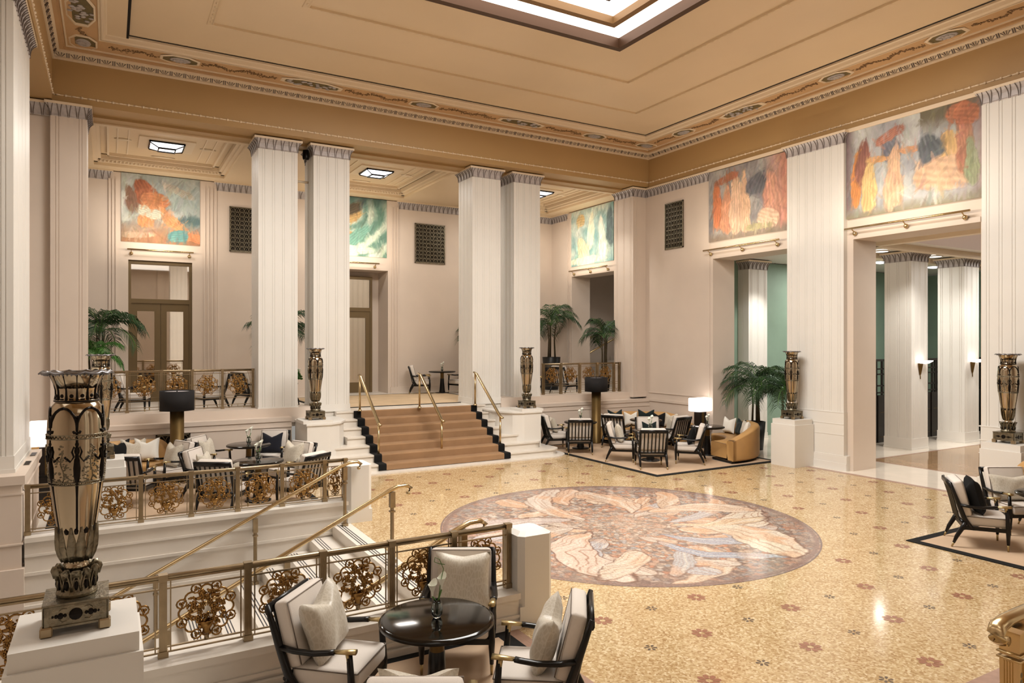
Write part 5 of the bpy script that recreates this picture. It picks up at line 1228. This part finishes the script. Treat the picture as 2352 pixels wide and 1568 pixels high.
# ================================================================ PALMS
def palm(label,x,y,z,hc,rad,seed,pot=.55,potr=.2,n=15,matl=None,planter=True,up=.6):
    rr_=np.random.RandomState(seed); e=empty('potted_palm',(x,y,z)); tag(e,label,'potted palm')
    if planter:
        MB().lathe([(0,0),(potr*.75,0),(potr,pot),(potr*.93,pot),(potr*.9,pot-.04),(0,pot-.04)],24).build('planter',PLANTER,e)
        MB().lathe([(0,pot-.035),(potr*.9,pot-.035)],16).build('soil',SOIL,e)
    t=MB(); zc_=hc
    for k in range(5):
        a=rr_.uniform(0,6.28); d=potr*.4; t.tube([(d*math.cos(a),d*math.sin(a),pot-.05),(d*.8*math.cos(a),d*.8*math.sin(a),(pot+zc_)/2),(d*1.2*math.cos(a),d*1.2*math.sin(a),zc_)],[.03,.024,.014],6)
    t.build('stems',TRUNK,e)
    f=MB()
    for k in range(n):
        a=2*PI*k/n*2.4+rr_.uniform(-.3,.3); el=rr_.uniform(.15,1.0) if k%3 else rr_.uniform(.9,1.35); L=rad*rr_.uniform(.85,1.2)
        P=[];D=[]
        px,pz=0.,zc_-.1; ang=el+.35
        ns=14
        for i in range(ns+1):
            P.append(Vector((px*math.cos(a),px*math.sin(a),pz))); px+=L/ns*math.cos(ang); pz+=L/ns*math.sin(ang)*1.1; ang-=(.085+.03*up)*rr_.uniform(.8,1.2)*1.35
        f.tube(P,[.010]*(ns)+[.003],4,1,False)
        sd=Vector((-math.sin(a),math.cos(a),0))
        for i in range(3,ns+1):
            for hf in (0,.5):
                if i==ns and hf: continue
                p0=P[i] if not hf else (P[i]+P[min(i+1,ns)])/2; tg=(P[min(i+1,ns)]-P[i-1]).normalized()
                ll=rad*.42*math.sin(PI*min(1,(i+hf-1)/(ns+1.2)))**.6
                for s in (-1,1):
                    d=(sd*s*.9+tg*.75+Vector((0,0,rr_.uniform(-.25,.1)))).normalized(); mid=p0+d*ll*.5+Vector((0,0,.01)); tip=p0+d*ll+Vector((0,0,-ll*.42)); w_=tg*.013
                    up_=Vector((0,0,.004))
                    f.add([p0-w_*.6,p0+w_*.6,mid+w_,tip,mid-w_,mid+up_*2],[(0,1,5),(1,2,5),(2,3,5),(3,4,5),(4,0,5)],0)
    f.build('fronds',[matl or LEAF,STEM],e); return e
palm('potted palm on the terrace at far left beside the mirrored door',-.2,20.5,1.2,2.0,1.0,1,pot=.8,n=18,matl=LEAF)
palm('low bright palm foliage in front of the far left terrace palm',-.35,19.9,1.2,1.35,.75,2,pot=.5,n=12,matl=LEAF2)
palm('potted palm on the terrace mostly hidden behind the leftmost pillar',4.2,20.4,1.2,1.85,1.05,3,pot=.7)
palm('potted palm on the terrace behind the right middle pillar',10.85,20.95,1.2,1.75,1.05,4,pot=.7)
palm('tall potted palm in a black planter left of the stair recess',13.5,20.6,1.2,2.35,1.05,5,pot=1.15,potr=.32,n=18)
palm('potted palm in front of the stair recess by the corner pilaster',13.75,17.9,1.2,1.9,.85,6,pot=.6,n=14)
palm('large potted palm behind the near ochre sofa',14.98,12.9,0,1.7,1.0,7,pot=.75,potr=.25,n=20)
palm('second potted palm between the sofa and the urn pedestal',15.0,12.0,0,1.62,.95,8,pot=.7,potr=.2,n=18)
# small flowering plant in a scrolled stand on the terrace
e=empty('plant_stand',(4.08,18.3,1.2)); tag(e,'flowering plant in a curly black stand between the two left pillars','plant')
m=MB()
for s in (-1,1): m.tube([(s*.03,0,.62),(s*.10,0,.45),(s*.05,0,.33),(s*.13,0,.2),(s*.15,0,.06),(s*.06,0,.02),(s*.10,0,.09)],.018,6)
m.lathe([(0,.55),(.12,.58),(.13,.62),(0,.62)],14); m.build('stand',BLACKWOOD,e)
f=MB(); 
for k in range(60):
    a=rng.uniform(0,6.28); el=rng.uniform(-.2,1.3); r_=rng.uniform(.12,.24); f.ell((r_*math.cos(a)*math.cos(el),r_*math.sin(a)*math.cos(el),.75+r_*math.sin(el)),(.05,.02,.03),5,3,0,Matrix.Rotation(a,3,'Z'))
for k in range(16): a=rng.uniform(0,6.28); f.ell((.16*math.cos(a),.16*math.sin(a),.88+rng.uniform(0,.12)),(.03,.03,.03),6,4,1)
f.build('foliage',[LEAF2,PETAL],e)
# ================================================================ SIDE HALL DETAILS
for i,x in enumerate((18.78,21.38)):
    e=empty('wall_sconce',(x,10.7,2.0)); tag(e,['white bowl wall sconce on the nearer side hall pillar','white bowl wall sconce on the second side hall pillar'][i],'wall lamp')
    MB().add([(-.03,0,.0),(.03,0,0),(.10,0,.30),(-.10,0,.30),(0,-.03,0),(0,-.09,.30)],[(0,3,5,4),(4,5,2,1),(3,2,5)]).tube([(0,-.01,0),(0,-.012,-.12)],.012,6).build('tapered_bracket',POLE,e)
    MB().lathe([(0,.29),(.10,.30),(.20,.36),(.205,.38),(.19,.37),(.09,.33),(0,.325)],20,(0,-.12,0)).build('bowl',GLOWSH,e)
def partition(label,x0,x1,y,z1,seed):
    e=empty('dark_wood_partition',((x0+x1)/2,y,0)); tag(e,label,'partition'); w_=(x1-x0)/2
    m=MB(); m.box(-w_,w_,-.04,.04,0,1.35); m.box(-w_,w_,-.05,.05,z1-.06,z1)
    for z in (1.42,1.62,1.95,2.1): m.box(-w_,w_,-.03,.03,z-.02,z+.02)
    x=-w_
    k=0
    while x<w_: m.box(x-.02,x+.02,-.03,.03,1.35,z1-.06); x+=(.16,.07,.28)[k%3]; k+=1
    for k in range(int(2*w_/.9)+1): m.box(-w_+.9*k-.03,-w_+.9*k+.03,-.06,-.04,0,1.35)
    m.build('lattice_and_panels',DARKWOOD,e)
    g=MB(); 
    for k in range(int(2*w_/.9)): 
        for z in (.15,.85): g.box(-w_+.9*k+.1,-w_+.9*k+.8,-.045,-.04,z,z+.01)
    g.build('brass_lines',POLE,e)
partition('dark wood lattice partition behind the side hall pillars',17.2,25,12.05,2.38,1)
o=MB().box(-.5,.5,-.05,.05,0,4.9).build('tall_dark_panel',DARKWOOD,loc=(25.2,10.9,0)); tag(o,'tall dark panel at the far end of the side hall','panel')
g='downlights in the side hall ceiling'
for i,(u,v,zc_) in enumerate(((2022,602,5.3),(2145,613,5.3),(2025,576,5.3),(2148,588,5.3))):
    x,y=onZ(u,v,5.3); sq=i<2
    e=empty('ceiling_downlight',(x,y,5.3)); tag(e,['rectangular downlight left of the nearer side hall pillar','rectangular downlight between the two side hall pillars','round downlight left of the nearer side hall pillar top','round downlight between the side hall pillar tops'][i],'downlight')
    if sq: MB().box(-.3,.3,-.2,.2,-.02,.01).build('lit_lens',GLOWC,e); MB().box(-.34,.34,-.24,.24,-.01,.02).build('trim_ring',WHITE,e)
    else: MB().lathe([(0,-.02),(.16,-.02),(.16,.01)],20).build('lit_lens',GLOW,e); MB().lathe([(.16,-.025),(.2,-.02),(.2,.01)],20).build('trim_ring',WHITE,e)
# brace bar and spotlight between the left pillars
o=MB().tube([(3.83,17.2,6.75),(4.2,17.2,6.75)],.03,6).build('brace_bar',MOULD); tag(o,'short pale bar bridging the two left pillars near their tops','bar')
e=empty('spotlight',(4.08,16.95,7.3)); tag(e,'small dark spotlight at the top left of the second pillar','spotlight')
MB().lathe([(0,.18),(.07,.16),(.08,-.02),(.07,-.06),(0,-.06)],14).build('housing',DARKMET,e); MB().tube([(0,0,-.06),(-.03,-.05,-.22)],.012,6).build('bracket',STEEL,e)

# ================================================================ GROUPS OF REPEATS
def zone(o):
    x,y,z=o.location
    if z>=1.19 and y>16.5: return 'on the terrace'
    if x<3.6 and y<8: return 'of the foreground table'
    if x<4 : return 'in the left lounge'
    if y>9: return 'in the right lounge'
    return 'at the right edge'
GR={'armchair':'armchairs ','cushion':'cushions ','table':'round tables ','urn':'tall metal urns of the hall','pedestal':'white stone pedestals','pillar':'fluted white pillars','handrail':'brass handrails','balustrade':'brass balustrades','mural':'wall murals','picture light':'brass picture lights','vent grille':'dark vent grilles','potted palm':'potted palms','sofa':'curved sofas','floor lamp':'black shaded floor lamps','table lamp':'lit box shade lamps','flower vase':'small flower vases','post':'chamfered stone posts','rug':'bordered rugs','grille':'small floor grilles','downlight':'downlights of the side hall','wall lamp':'wall sconces of the side hall','side table':'small dark side tables','stair wall':'side walls of the carpeted stairs','pilaster':'white pilasters'}
for o in list(bpy.data.objects):
    if o.parent is None and 'category' in o and 'group' not in o and o['category'] in GR:
        g=GR[o['category']]; o['group']=g+zone(o) if g.endswith(' ') else g
